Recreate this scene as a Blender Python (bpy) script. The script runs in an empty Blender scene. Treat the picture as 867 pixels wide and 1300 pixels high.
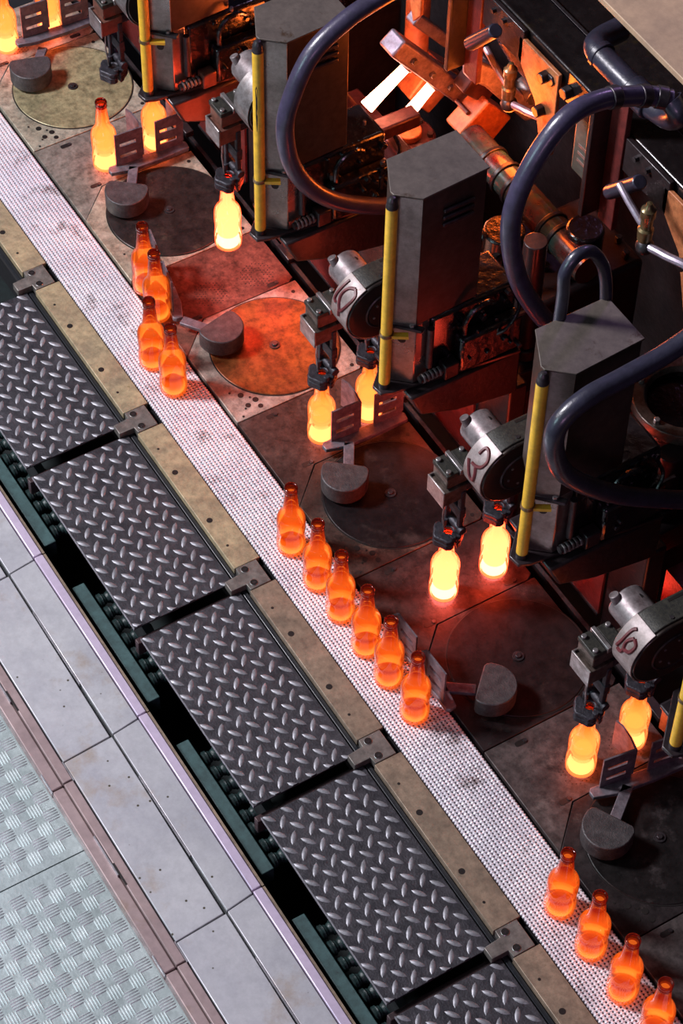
import bpy, math, random
from mathutils import Vector, Matrix
random.seed(7)
S = 0.533                      # pitch of the machine sections along the belt
C = bpy.context.scene.collection
sc = bpy.context.scene
PI = math.pi

# ------------------------------------------------------------------ camera
cam = bpy.data.cameras.new('camera')
cam.sensor_fit = 'AUTO'; cam.sensor_width = 36.0; cam.lens = 3123.92*36/1300
cam.clip_start = 0.05; cam.clip_end = 60
co = bpy.data.objects.new('camera', cam); C.objects.link(co)
f = Vector((-0.52126842, 0.32903051, -0.78741232)); r = Vector((0.51702474, 0.85583281, 0.01534957)); u = Vector((-0.67894378, 0.3991104, 0.61623553))
co.matrix_world = Matrix(((r.x, u.x, -f.x, 4.37294), (r.y, u.y, -f.y, -1.78926), (r.z, u.z, -f.z, 4.46061), (0, 0, 0, 1)))
sc.camera = co
sc.view_settings.view_transform = 'Standard'; sc.view_settings.look = 'None'
sc.view_settings.gamma = 1.0; sc.view_settings.exposure = 0.0; sc.view_settings.use_curve_mapping = False

# ------------------------------------------------------------------ world and hall lights
w = bpy.data.worlds.new('hall'); sc.world = w; w.use_nodes = True
w.node_tree.nodes['Background'].inputs[0].default_value = (0.30, 0.24, 0.42, 1)
w.node_tree.nodes['Background'].inputs[1].default_value = 0.07

def area(name, loc, target, size, power, color, size_y=None):
    l = bpy.data.lights.new(name, 'AREA'); l.energy = power; l.color = color; l.size = size
    if size_y: l.shape = 'RECTANGLE'; l.size_y = size_y
    o = bpy.data.objects.new(name, l); C.objects.link(o); o.location = loc
    o.rotation_euler = (Vector(target)-Vector(loc)).to_track_quat('-Z', 'Y').to_euler()
    return o
area('hall_lamp', (-1.1, -3.2, 4.4), (1.2, -0.1, 0), 0.9, 570, (0.97, 0.93, 1.0))
area('cyan_hall_lamp', (1.2, -4.6, 2.2), (1.5, -0.8, 0), 1.6, 60, (0.60, 0.95, 1.0))
area('added_pink_fill', (4.6, -2.0, 1.8), (2.3, -0.6, 0), 0.8, 12, (1.0, 0.55, 0.95))  # added lamp, gives the lower panels a lilac tint
area('violet_hall_lamp', (-0.6, 4.2, 4.6), (1.3, 0.3, 0.2), 0.8, 45, (0.70, 0.42, 1.0))

def glow(name, loc, power, color, rad=0.06):
    l = bpy.data.lights.new(name, 'POINT'); l.energy = power; l.color = color; l.shadow_soft_size = rad
    o = bpy.data.objects.new(name, l); C.objects.link(o); o.location = loc
    return o
# added point lights that redden nearby parts, standing in for molten glass
glow('added_glow', (1.12, 0.62, 0.74), 4, (1.0, 0.17, 0.02))
glow('added_glow', (0.98, 0.80, 0.50), 4.5, (1.0, 0.15, 0.02))
glow('added_glow', (0.57, 0.50, 0.50), 3.5, (1.0, 0.15, 0.02))
glow('added_glow', (0.15, 0.62, 0.50), 3, (1.0, 0.20, 0.03))
glow('added_glow', (1.95, 0.52, 0.02), 1.6, (1.0, 0.06, 0.03))
glow('added_glow', (1.30, 0.39, 0.10), 0.6, (1.0, 0.08, 0.03))

# ------------------------------------------------------------------ materials
def srgb(c):
    return tuple(((x/255)/12.92 if x/255 <= .04045 else ((x/255+.055)/1.055)**2.4) for x in c)
def mat(name, col, col2=None, metal=0.0, rough=0.5, scale=20.0, bump=0.0, bscale=60.0, coat=0.0, spots=None, spot_scale=9.0, spot_lo=0.6, spot_hi=0.72, rvar=0.12, contrast=(0.35, 0.65), specks=None, grain=0.35, grain_scale=55):
    m = bpy.data.materials.new(name); m.use_nodes = True
    nt = m.node_tree; N = nt.nodes; L = nt.links
    b = N['Principled BSDF']
    g = N.new('ShaderNodeNewGeometry')
    n = N.new('ShaderNodeTexNoise'); n.inputs['Scale'].default_value = scale; n.inputs['Detail'].default_value = 6; n.inputs['Roughness'].default_value = 0.65
    L.new(g.outputs['Position'], n.inputs['Vector'])
    rp = N.new('ShaderNodeMapRange'); rp.inputs[1].default_value = contrast[0]; rp.inputs[2].default_value = contrast[1]
    L.new(n.outputs['Fac'], rp.inputs[0])
    mx = N.new('ShaderNodeMix'); mx.data_type = 'RGBA'
    mx.inputs[6].default_value = (*col, 1); mx.inputs[7].default_value = (*(col2 or tuple(c*0.6 for c in col)), 1)
    L.new(rp.outputs[0], mx.inputs[0])
    out = mx.outputs[2]
    if spots:
        n2 = N.new('ShaderNodeTexNoise'); n2.inputs['Scale'].default_value = spot_scale; n2.inputs['Detail'].default_value = 8; n2.inputs['Roughness'].default_value = 0.7
        L.new(g.outputs['Position'], n2.inputs['Vector'])
        r2 = N.new('ShaderNodeMapRange'); r2.inputs[1].default_value = spot_lo; r2.inputs[2].default_value = spot_hi
        L.new(n2.outputs['Fac'], r2.inputs[0])
        m2 = N.new('ShaderNodeMix'); m2.data_type = 'RGBA'; m2.inputs[7].default_value = (*spots, 1)
        L.new(out, m2.inputs[6]); L.new(r2.outputs[0], m2.inputs[0]); out = m2.outputs[2]
    if specks:
        n4 = N.new('ShaderNodeTexVoronoi'); n4.inputs['Scale'].default_value = 26; L.new(g.outputs['Position'], n4.inputs['Vector'])
        r4 = N.new('ShaderNodeMapRange'); r4.inputs[1].default_value = 0.09; r4.inputs[2].default_value = 0.05
        L.new(n4.outputs['Distance'], r4.inputs[0])
        m4 = N.new('ShaderNodeMix'); m4.data_type = 'RGBA'; m4.inputs[7].default_value = (*specks, 1)
        L.new(out, m4.inputs[6]); L.new(r4.outputs[0], m4.inputs[0]); out = m4.outputs[2]
    # fine grain of dirt over everything
    ng = N.new('ShaderNodeTexNoise'); ng.inputs['Scale'].default_value = grain_scale; ng.inputs['Detail'].default_value = 9; ng.inputs['Roughness'].default_value = 0.75
    L.new(g.outputs['Position'], ng.inputs['Vector'])
    rg = N.new('ShaderNodeMapRange'); rg.inputs[1].default_value = 0.36; rg.inputs[2].default_value = 0.62; rg.inputs[3].default_value = 1-grain; rg.inputs[4].default_value = 1+grain*0.35
    L.new(ng.outputs['Fac'], rg.inputs[0])
    vm = N.new('ShaderNodeVectorMath'); vm.operation = 'SCALE'; L.new(out, vm.inputs[0]); L.new(rg.outputs[0], vm.inputs['Scale']); out = vm.outputs[0]
    L.new(out, b.inputs['Base Color'])
    b.inputs['Metallic'].default_value = metal
    rr = N.new('ShaderNodeMapRange'); rr.inputs[3].default_value = max(0.02, rough-rvar); rr.inputs[4].default_value = min(1, rough+rvar)
    L.new(n.outputs['Fac'], rr.inputs[0]); L.new(rr.outputs[0], b.inputs['Roughness'])
    b.inputs['Coat Weight'].default_value = coat; b.inputs['Coat Roughness'].default_value = 0.12
    if bump:
        n3 = N.new('ShaderNodeTexNoise'); n3.inputs['Scale'].default_value = bscale; n3.inputs['Detail'].default_value = 5
        L.new(g.outputs['Position'], n3.inputs['Vector'])
        bp = N.new('ShaderNodeBump'); bp.inputs['Strength'].default_value = bump; bp.inputs['Distance'].default_value = 0.004
        L.new(n3.outputs['Fac'], bp.inputs['Height']); L.new(bp.outputs[0], b.inputs['Normal'])
    return m
def emis(name, col, st):
    m = bpy.data.materials.new(name); m.use_nodes = True; nt = m.node_tree; nt.nodes.clear()
    e = nt.nodes.new('ShaderNodeEmission'); e.inputs[0].default_value = (*col, 1); e.inputs[1].default_value = st
    o = nt.nodes.new('ShaderNodeOutputMaterial'); nt.links.new(e.outputs[0], o.inputs[0]); return m
def glass(name, stops, transp, tint=(1.0, 0.42, 0.12), h=0.22, rough=0.06):
    """incandescent glass wall: emits by height (hotter at the thick foot), lets light through, glossy skin"""
    m = bpy.data.materials.new(name); m.use_nodes = True; nt = m.node_tree; N = nt.nodes; L = nt.links; N.clear()
    tc = N.new('ShaderNodeTexCoord'); sp = N.new('ShaderNodeSeparateXYZ'); L.new(tc.outputs['Object'], sp.inputs[0])
    nz = N.new('ShaderNodeTexNoise'); nz.inputs['Scale'].default_value = 30; L.new(tc.outputs['Object'], nz.inputs['Vector'])
    ad = N.new('ShaderNodeMath'); ad.operation = 'MULTIPLY_ADD'; ad.inputs[1].default_value = 0.05; L.new(nz.outputs['Fac'], ad.inputs[0]); 
    dv = N.new('ShaderNodeMath'); dv.operation = 'DIVIDE'; dv.inputs[1].default_value = h; L.new(sp.outputs['Z'], dv.inputs[0])
    L.new(dv.outputs[0], ad.inputs[2])
    cr = N.new('ShaderNodeValToRGB'); L.new(ad.outputs[0], cr.inputs[0])
    els = cr.color_ramp.elements
    while len(els) < len(stops): els.new(0.5)
    mxv = max(max(s[1]) for s in stops)
    for e, (p, c) in zip(els, stops): e.position = p; e.color = tuple(x/mxv for x in c)+(1,)
    em = N.new('ShaderNodeEmission'); em.inputs[1].default_value = mxv; L.new(cr.outputs[0], em.inputs[0])
    tr = N.new('ShaderNodeBsdfTransparent'); tr.inputs[0].default_value = (*tint, 1)
    mx = N.new('ShaderNodeMixShader'); mx.inputs[0].default_value = transp
    L.new(em.outputs[0], mx.inputs[1]); L.new(tr.outputs[0], mx.inputs[2])
    fr = N.new('ShaderNodeFresnel'); fr.inputs[0].default_value = 1.5
    gl = N.new('ShaderNodeBsdfGlossy'); gl.inputs[1].default_value = rough
    m2 = N.new('ShaderNodeMixShader'); L.new(fr.outputs[0], m2.inputs[0]); L.new(mx.outputs[0], m2.inputs[1]); L.new(gl.outputs[0], m2.inputs[2])
    o = N.new('ShaderNodeOutputMaterial'); L.new(m2.outputs[0], o.inputs[0]); return m

M = {}
M['tread'] = mat('dark_tread_steel', (0.075, 0.072, 0.082), (0.030, 0.029, 0.036), 0.55, 0.48, 25, 0.25, 220)
M['lug'] = mat('worn_lug_steel', (0.27, 0.27, 0.295), (0.16, 0.16, 0.175), 0.4, 0.50, 60)
M['bar'] = mat('ochre_bar_steel', (0.40, 0.32, 0.19), (0.24, 0.19, 0.12), 0.25, 0.5, 14, 0.1, 150, spots=(0.15, 0.11, 0.04), spot_scale=26, spot_lo=0.63, spot_hi=0.75)
M['bar2'] = mat('brown_bar_steel', (0.27, 0.20, 0.14), (0.16, 0.12, 0.085), 0.25, 0.5, 14, 0.1, 150, spots=(0.10, 0.07, 0.03), spot_scale=26, spot_lo=0.63, spot_hi=0.75)
M['bracket'] = mat('grey_bracket_steel', (0.22, 0.20, 0.18), (0.13, 0.115, 0.105), 0.5, 0.45, 30)
M['black'] = mat('black_void_paint', (0.006, 0.006, 0.008), (0.003, 0.003, 0.004), 0, 0.6, 20)
M['rubber'] = mat('black_edge_seal', (0.010, 0.012, 0.016), None, 0, 0.35, 20)
M['redbeam'] = mat('dark_red_oxide', (0.050, 0.022, 0.024), (0.022, 0.012, 0.014), 0.2, 0.5, 30)
M['hole'] = mat('dark_bore', (0.012, 0.009, 0.008), None, 0.2, 0.5, 30)
M['belt'] = mat('belt_wire', (0.88, 0.87, 0.91), (0.68, 0.66, 0.72), 0.35, 0.38, 7, spots=(0.22, 0.17, 0.17), spot_scale=10, spot_lo=0.56, spot_hi=0.72, grain=0.12)
M['beltbase'] = mat('belt_under', (0.025, 0.020, 0.024), None, 0.4, 0.5, 30)
M['panel'] = mat('pale_step_steel', (0.48, 0.48, 0.50), (0.34, 0.34, 0.37), 0.35, 0.42, 5, 0.06, 60, spots=(0.30, 0.22, 0.15), spot_scale=6, spot_lo=0.55, spot_hi=0.78, specks=(0.05, 0.04, 0.02), grain=0.10)
M['rail'] = mat('lilac_trim_steel', (0.60, 0.50, 0.64), (0.48, 0.40, 0.52), 0.4, 0.4, 8, spots=(0.3, 0.22, 0.2), spot_scale=12, spot_lo=0.68, spot_hi=0.8, grain=0.10)
M['pink'] = mat('pink_channel_paint', (0.29, 0.215, 0.21), (0.21, 0.15, 0.15), 0.2, 0.5, 8, spots=(0.20, 0.13, 0.09), spot_scale=7, spot_lo=0.58, spot_hi=0.75, grain=0.15)
M['edge'] = mat('bright_edge_steel', (0.72, 0.70, 0.74), None, 0.7, 0.3, 20)
M['floor'] = mat('floor_aluminium', (0.36, 0.42, 0.42), (0.24, 0.29, 0.29), 0.5, 0.45, 9, 0.1, 90, grain=0.18)
M['floorbar'] = mat('floor_bar_aluminium', (0.62, 0.66, 0.66), (0.46, 0.52, 0.52), 0.5, 0.5, 30, grain=0.15)
M['green'] = mat('green_rail_paint', (0.045, 0.095, 0.095), (0.028, 0.062, 0.062), 0.1, 0.5, 30, spots=(0.01, 0.02, 0.02), spot_scale=60, spot_lo=0.62, spot_hi=0.7)
M['gutter'] = mat('gutter_grime', (0.010, 0.018, 0.018), (0.004, 0.006, 0.007), 0.1, 0.5, 20)
M['roller'] = mat('roller_rubber', (0.014, 0.035, 0.034), (0.006, 0.014, 0.014), 0.1, 0.45, 60, 0.4, 140)
M['pusher'] = mat('pusher_graphite', (0.075, 0.068, 0.068), (0.038, 0.033, 0.035), 0.35, 0.5, 50, 0.3, 300)
M['pad'] = mat('pad_steel', (0.19, 0.165, 0.185), (0.10, 0.085, 0.10), 0.4, 0.48, 40, 0.1, 200)
M['yellow'] = mat('yellow_post_paint', (0.78, 0.47, 0.035), (0.62, 0.36, 0.03), 0, 0.42, 16, spots=(0.10, 0.07, 0.04), spot_scale=24, spot_lo=0.68, spot_hi=0.73, grain=0.18)
M['cabinet'] = mat('cabinet_steel', (0.42, 0.37, 0.34), (0.22, 0.19, 0.17), 0.9, 0.30, 6, 0.05, 40, grain=0.25)  # brighter front copy, reflection of the lit deck put into the colour
M['cabinetside'] = mat('cabinet_shaded_steel', (0.11, 0.085, 0.07), (0.055, 0.042, 0.035), 0.7, 0.36, 5, 0.05, 40, grain=0.25)  # darker copy of the cabinet steel, shade of the side faces put in
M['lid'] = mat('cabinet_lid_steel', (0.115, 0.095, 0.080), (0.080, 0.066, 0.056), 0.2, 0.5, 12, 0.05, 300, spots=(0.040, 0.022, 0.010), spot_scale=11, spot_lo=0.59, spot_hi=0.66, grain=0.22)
M['steel'] = mat('worn_steel', (0.42, 0.40, 0.40), (0.22, 0.19, 0.18), 0.75, 0.34, 40)
M['motor'] = mat('stained_motor_steel', (0.27, 0.24, 0.245), (0.12, 0.09, 0.09), 0.45, 0.42, 30)
M['dsteel'] = mat('dark_steel', (0.08, 0.07, 0.075), (0.04, 0.035, 0.04), 0.7, 0.38, 40)
M['oily'] = mat('oily_black_steel', (0.012, 0.010, 0.012), (0.004, 0.003, 0.004), 0.3, 0.25, 30, 0.9, 55, coat=0.8, rvar=0.1)
M['casting'] = mat('dark_casting', (0.035, 0.024, 0.026), (0.016, 0.011, 0.013), 0.4, 0.42, 12, 0.3, 70, coat=0.2)
M['greentop'] = mat('speckled_arm_paint', (0.036, 0.034, 0.026), (0.010, 0.010, 0.009), 0.2, 0.55, 160, 0.15, 300)
M['nose'] = mat('chipped_white_paint', (0.30, 0.25, 0.245), (0.17, 0.13, 0.115), 0.15, 0.45, 18, spots=(0.16, 0.06, 0.04), spot_scale=26, spot_lo=0.61, spot_hi=0.68)
M['marking'] = mat('red_number_paint', (0.13, 0.018, 0.022), (0.09, 0.015, 0.018), 0, 0.5, 60)
M['cap'] = mat('black_cap', (0.014, 0.012, 0.013), (0.03, 0.018, 0.012), 0.3, 0.33, 12, coat=0.3)
M['head'] = mat('head_block_steel', (0.17, 0.135, 0.115), (0.07, 0.05, 0.04), 0.6, 0.38, 50)
M['headred'] = mat('head_block_red_brown', (0.22, 0.09, 0.06), (0.14, 0.06, 0.045), 0.4, 0.45, 40)
M['tong'] = mat('tong_iron', (0.045, 0.042, 0.052), (0.022, 0.020, 0.025), 0.5, 0.5, 60, 0.4, 160)
M['hose'] = mat('hose_rubber', (0.055, 0.046, 0.088), (0.032, 0.028, 0.050), 0, 0.33, 30, 0.1, 200, coat=0.25, grain=0.15)  # violet reflection of the hall light put into the rubber's colour
M['hose2'] = mat('worn_hose_rubber', (0.030, 0.030, 0.050), (0.018, 0.018, 0.03), 0, 0.35, 30, 0.15, 160, coat=0.3, grain=0.20)
M['beam'] = mat('oily_beam', (0.022, 0.017, 0.018), (0.008, 0.006, 0.007), 0.4, 0.28, 9, 0.35, 35, coat=0.6, spots=(0.05, 0.035, 0.012), spot_scale=7, spot_lo=0.55, spot_hi=0.7)
M['tan'] = mat('pale_beam_plate', (0.42, 0.29, 0.18), (0.30, 0.21, 0.14), 0.05, 0.6, 6, 0.05, 50, grain=0.15)
M['orange'] = mat('glow_tinted_plate', (0.48, 0.18, 0.07), (0.30, 0.09, 0.035), 0.1, 0.5, 24, 0.2, 120)  # furnace glow put into the orange base colour
M['mould'] = mat('mould_iron', (0.50, 0.16, 0.05), (0.30, 0.08, 0.03), 0.15, 0.5, 30, 0.2, 120)  # orange light on the moulds put into the iron's colour
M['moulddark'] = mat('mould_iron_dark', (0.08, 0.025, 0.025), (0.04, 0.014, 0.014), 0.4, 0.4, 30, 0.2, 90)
M['violet'] = mat('blurred_arm_steel', (0.42, 0.36, 0.44), (0.24, 0.19, 0.24), 0.55, 0.38, 30)
M['pipe'] = mat('teal_oily_pipe', (0.02, 0.10, 0.09), (0.09, 0.010, 0.008), 0.3, 0.22, 14, 0.2, 40, coat=0.5)  # teal and red reflections put into the pipe's colour
M['redpanel'] = mat('red_glow_sheet', (0.14, 0.022, 0.018), (0.07, 0.012, 0.012), 0.1, 0.5, 14, 0.3, 160)  # red light of the hot bottles put into the sheet's colour
M['brass'] = mat('brass_fitting', (0.32, 0.24, 0.12), (0.14, 0.10, 0.05), 0.7, 0.3, 40)
def deckmat(name, c, c2, sp, lo=0.56, hi=0.7, metal=0.3, rough=0.38):
    m = mat(name, c, c2, metal, rough, 9, 0.12, 160, spots=sp, spot_scale=8, spot_lo=lo, spot_hi=hi, grain=0.6, grain_scale=34)
    m.node_tree.nodes['Principled BSDF'].inputs['Specular IOR Level'].default_value = 0.3; return m

# bottle glass
M['glass'] = glass('glowing_orange_glass', [(0.0, (0.5, .012, .002)), (0.05, (1.05, .11, .007)), (0.17, (1.2, .19, .014)), (0.28, (1.1, .14, .010)), (0.345, (0.62, .040, .003)), (0.40, (0.95, .12, .009)), (0.50, (0.72, .055, .004)), (0.63, (1.15, .16, .014)), (0.74, (1.0, .11, .010)), (0.84, (0.36, .016, .002)), (0.95, (0.13, .005, .002))], 0.36, (0.95, 0.25, 0.04))
M['glassfoot'] = glass('glowing_foot_glass', [(0.0, (0.9, .10, .01)), (0.05, (3.0, .8, .12)), (0.085, (5.5, 4.2, 3.0)), (0.12, (4.5, 3.0, 1.8)), (0.155, (1.6, .45, .05)), (0.19, (0.6, .05, .005))], 0.10, (1, .4, .1))
M['lip'] = glass('dark_lip_glass', [(0.0, (0.05, .003, .002)), (1.0, (0.07, .004, .002))], 0.45, (0.6, 0.07, 0.02))
M['lipcore'] = emis('mouth_glow', (1.0, 0.15, 0.015), 0.7)
M['hotlip'] = emis('hot_mouth_glow', (1.0, 0.11, 0.015), 3.0)
M['hotglass'] = glass('yellow_hot_glass', [(0.0, (2.0, .10, .008)), (0.08, (4.2, .72, .14)), (0.30, (3.6, .60, .12)), (0.45, (2.8, .38, .05)), (0.62, (3.2, .52, .09)), (0.8, (1.9, .24, .02)), (0.92, (0.9, .06, .005))], 0.50, (1.0, 0.50, 0.20))
M['hotfoot'] = emis('white_hot_foot', (1.0, 0.26, 0.18), 12.0)
M['hotcore'] = glass('yellow_hot_core', [(0.0, (11, 3.2, 2.0)), (0.35, (9, 2.2, 1.2)), (0.6, (7, 1.4, .5)), (1.0, (1.8, .24, .03))], 0.35, (1.0, 0.5, 0.2))
M['whiteglass'] = glass('white_hot_glass', [(0.0, (5, .30, .02)), (0.08, (9, .85, .22)), (0.35, (8, .74, .19)), (0.55, (7, .62, .14)), (0.66, (5.5, .48, .08)), (0.8, (3.2, .30, .03)), (0.92, (1.6, .10, .01))], 0.50, (1.0, 0.50, 0.30))
M['whitecore'] = emis('white_hot_core', (1.0, 0.105, 0.062), 30.0)
M['whitefoot'] = emis('white_hot_base', (1.0, 0.20, 0.17), 32.0)
M['parison'] = emis('white_hot_parison', (1.0, 0.30, 0.16), 30.0)

# ------------------------------------------------------------------ mesh helpers
class MB:
    def __init__(s): s.v = []; s.f = []
    def add(s, vs, fs, m=None):
        n = len(s.v)
        s.v += [tuple(m @ Vector(p)) if m else tuple(p) for p in vs]
        s.f += [tuple(i+n for i in q) for q in fs]; return s
    def box(s, x0, x1, y0, y1, z0, z1, m=None):
        vs = [(x, y, z) for z in (z0, z1) for y in (y0, y1) for x in (x0, x1)]
        return s.add(vs, [(0, 2, 3, 1), (4, 5, 7, 6), (0, 1, 5, 4), (2, 6, 7, 3), (0, 4, 6, 2), (1, 3, 7, 5)], m)
    def prism(s, poly, z0, z1, m=None):
        a = sum(poly[i][0]*poly[(i+1) % len(poly)][1]-poly[(i+1) % len(poly)][0]*poly[i][1] for i in range(len(poly)))
        if a < 0: poly = poly[::-1]
        n = len(poly)
        vs = [(p[0], p[1], z0) for p in poly]+[(p[0], p[1], z1) for p in poly]
        fs = [tuple(range(n))[::-1], tuple(range(n, 2*n))]+[(i, (i+1) % n, n+(i+1) % n, n+i) for i in range(n)]
        return s.add(vs, fs, m)
    def prism_x(s, poly, x0, x1):        # polygon given as (y, z), extruded along x
        return s.prism(poly, x0, x1, Matrix(((0, 0, 1, 0), (1, 0, 0, 0), (0, 1, 0, 0), (0, 0, 0, 1))))
    def prism_y(s, poly, y0, y1):        # polygon given as (x, z), extruded along y
        return s.prism(poly, -y1, -y0, Matrix(((1, 0, 0, 0), (0, 0, -1, 0), (0, 1, 0, 0), (0, 0, 0, 1))))
    def cyl(s, p0, p1, r0, r1=None, n=16, cap=True):
        p0, p1 = Vector(p0), Vector(p1); r1 = r0 if r1 is None else r1
        q = (p1-p0).to_track_quat('Z', 'Y'); vs = []
        for p, rr in ((p0, r0), (p1, r1)):
            for k in range(n):
                a = 2*PI*k/n; vs.append(p+q @ Vector((rr*math.cos(a), rr*math.sin(a), 0)))
        fs = [(k, (k+1) % n, n+(k+1) % n, n+k) for k in range(n)]
        if cap: fs += [tuple(range(n))[::-1], tuple(range(n, 2*n))]
        return s.add(vs, fs)
    def lathe(s, prof, c=(0, 0, 0), n=28, m=None, close=True):
        vs = []; fs = []
        for (rr, z) in prof:
            for k in range(n):
                a = 2*PI*k/n; vs.append((c[0]+rr*math.cos(a), c[1]+rr*math.sin(a), c[2]+z))
        for j in range(len(prof)-1):
            for k in range(n):
                fs.append((j*n+k, j*n+(k+1) % n, (j+1)*n+(k+1) % n, (j+1)*n+k))
        if close:
            fs.append(tuple(range(n))[::-1]); fs.append(tuple((len(prof)-1)*n+k for k in range(n)))
        return s.add(vs, fs, m)
    def tube(s, pts, rad, n=12, cap=True):
        pts = [Vector(p) for p in pts]; vs = []; fs = []; N = len(pts)
        rads = rad if isinstance(rad, (list, tuple)) else [rad]*N
        up = None
        for i, p in enumerate(pts):
            t = (pts[min(i+1, N-1)]-pts[max(i-1, 0)]).normalized()
            if up is None: up = t.orthogonal().normalized()
            up = (up-t*up.dot(t)).normalized(); b = t.cross(up)
            for k in range(n):
                a = 2*PI*k/n; vs.append(p+(up*math.cos(a)+b*math.sin(a))*rads[i])
        for i in range(N-1):
            for k in range(n): fs.append((i*n+k, i*n+(k+1) % n, (i+1)*n+(k+1) % n, (i+1)*n+k))
        if cap: fs += [tuple(range(n))[::-1], tuple((N-1)*n+k for k in range(n))]
        return s.add(vs, fs)
    def sphere(s, c, rr, n=14, sz=1.0):
        pr = [(max(1e-4, rr*math.sin(PI*j/8)), -rr*sz*math.cos(PI*j/8)) for j in range(9)]
        return s.lathe(pr, c, n)
    def bolt(s, p, rr, h, ax=(0, 0, 1), n=6):
        return s.cyl(p, Vector(p)+Vector(ax)*h, rr, rr*0.94, n)
    def build(s, name, m, parent=None, off=(0, 0, 0), bevel=0.0, smooth=True, ang=35, mesh=None):
        me = bpy.data.meshes.new(name)
        ox, oy, oz = off
        me.from_pydata([(a-ox, b-oy, c-oz) for a, b, c in s.v], [], s.f); me.validate()
        me.materials.append(m)
        if smooth:
            me.polygons.foreach_set('use_smooth', [True]*len(me.polygons)); me.set_sharp_from_angle(angle=math.radians(ang))
        me.update()
        o = bpy.data.objects.new(name, me); C.objects.link(o)
        if parent: o.parent = parent
        if bevel:
            b = o.modifiers.new('bevel', 'BEVEL'); b.width = bevel; b.segments = 2; b.limit_method = 'ANGLE'; b.angle_limit = math.radians(40); b.harden_normals = False
        return o
def spline(pts, n=10):
    P = [Vector(p) for p in pts]; out = []
    P = [P[0]*2-P[1]]+P+[P[-1]*2-P[-2]]
    for i in range(1, len(P)-2):
        for k in range(n):
            t = k/n; a, b, c, d = P[i-1], P[i], P[i+1], P[i+2]
            out.append(0.5*((2*b)+(-a+c)*t+(2*a-5*b+4*c-d)*t*t+(-a+3*b-3*c+d)*t**3))
    out.append(P[-2]); return out
def tag(o, label=None, cat=None, group=None, kind=None):
    if label: o['label'] = label
    if cat: o['category'] = cat
    if group: o['group'] = group
    if kind: o['kind'] = kind
    return o
def thing(name, loc, label, cat, group=None, rz=0.0):
    o = bpy.data.objects.new(name, None); C.objects.link(o); o.location = loc; o.rotation_euler = (0, 0, rz); o.empty_display_size = 0.03
    return tag(o, label, cat, group)
def dup(root, loc, label, group=None, rz=None, skip=()):
    def cp(o, par):
        c = o.copy(); C.objects.link(c)
        if par: c.parent = par
        for ch in [x for x in o.children if x.name.split('.')[0] not in skip]: cp(ch, c)
        return c
    c = cp(root, None); c.location = loc; c['label'] = label
    if rz is not None: c.rotation_euler = (0, 0, rz)
    if group: c['group'] = group
    return c
def rot2(p, a, c=(0, 0)):
    x, y = p[0]-c[0], p[1]-c[1]; return (c[0]+x*math.cos(a)-y*math.sin(a), c[1]+x*math.sin(a)+y*math.cos(a))

# ================================================================== LARGE STRUCTURE
# chequer-plate floor of five-bar aluminium, low at the left
FZ = -0.19
fl = bpy.data.objects.new('floor', None); C.objects.link(fl); tag(fl, 'aluminium five-bar chequer plate floor', None, None, 'structure')
def floor_sheet(x0, x1, y0, y1):
    o = MB().box(x0, x1, y0, y1, FZ-0.012, FZ).build('floor_plate', M['floor'], fl)
    P = 0.0528; mb = MB()
    i0 = int(math.floor((x0-1.877)/P)); i1 = int(math.ceil((x1-1.877)/P)); j0 = int(math.floor((y0+0.854)/P)); j1 = int(math.ceil((y1+0.854)/P))
    for i in range(i0, i1+1):
        for j in range(j0, j1+1):
            for kind in (0, 1):
                cx = 1.877+i*P+(P/2 if kind else 0); cy = -0.854+j*P+(P/2 if kind else 0)
                if not (x0+0.02 < cx < x1-0.02 and y0+0.02 < cy < y1-0.02): continue
                for k in range(5):
                    d = (k-2)*0.0066; hl = 0.0160 if k in (0, 4) else 0.0180; hw = 0.0021
                    # a rounded bar: flat hexagonal lozenge with a ridge
                    if kind == 0: pts = [(-hl, 0), (-hl*.8, -hw), (hl*.8, -hw), (hl, 0), (hl*.8, hw), (-hl*.8, hw)]; pts = [(cx+a, cy+d+b) for a, b in pts]; r0, r1 = (cx-hl*.75, cy+d), (cx+hl*.75, cy+d)
                    else: pts = [(-hw, -hl*.8), (0, -hl), (hw, -hl*.8), (hw, hl*.8), (0, hl), (-hw, hl*.8)]; pts = [(cx+d+a, cy+b) for a, b in pts]; r0, r1 = (cx+d, cy-hl*.75), (cx+d, cy+hl*.75)
                    vs = [(a, b, FZ) for a, b in pts]+[(r0[0], r0[1], FZ+0.0024), (r1[0], r1[1], FZ+0.0024)]
                    if kind == 0: fs = [(0, 1, 6), (1, 2, 7, 6), (2, 3, 7), (3, 4, 7), (4, 5, 6, 7), (5, 0, 6)]
                    else: fs = [(1, 2, 6), (2, 3, 7, 6), (3, 4, 7), (4, 5, 7), (5, 0, 6, 7), (0, 1, 6)]
                    mb.add(vs, fs)
    tag(mb.build('tread_bars', M['floorbar'], o, ang=60), 'raised five-bar tread', None, None, 'stuff')
floor_sheet(1.05, 1.806, -1.62, -0.802)
floor_sheet(1.809, 2.80, -1.62, -0.802)

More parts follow.
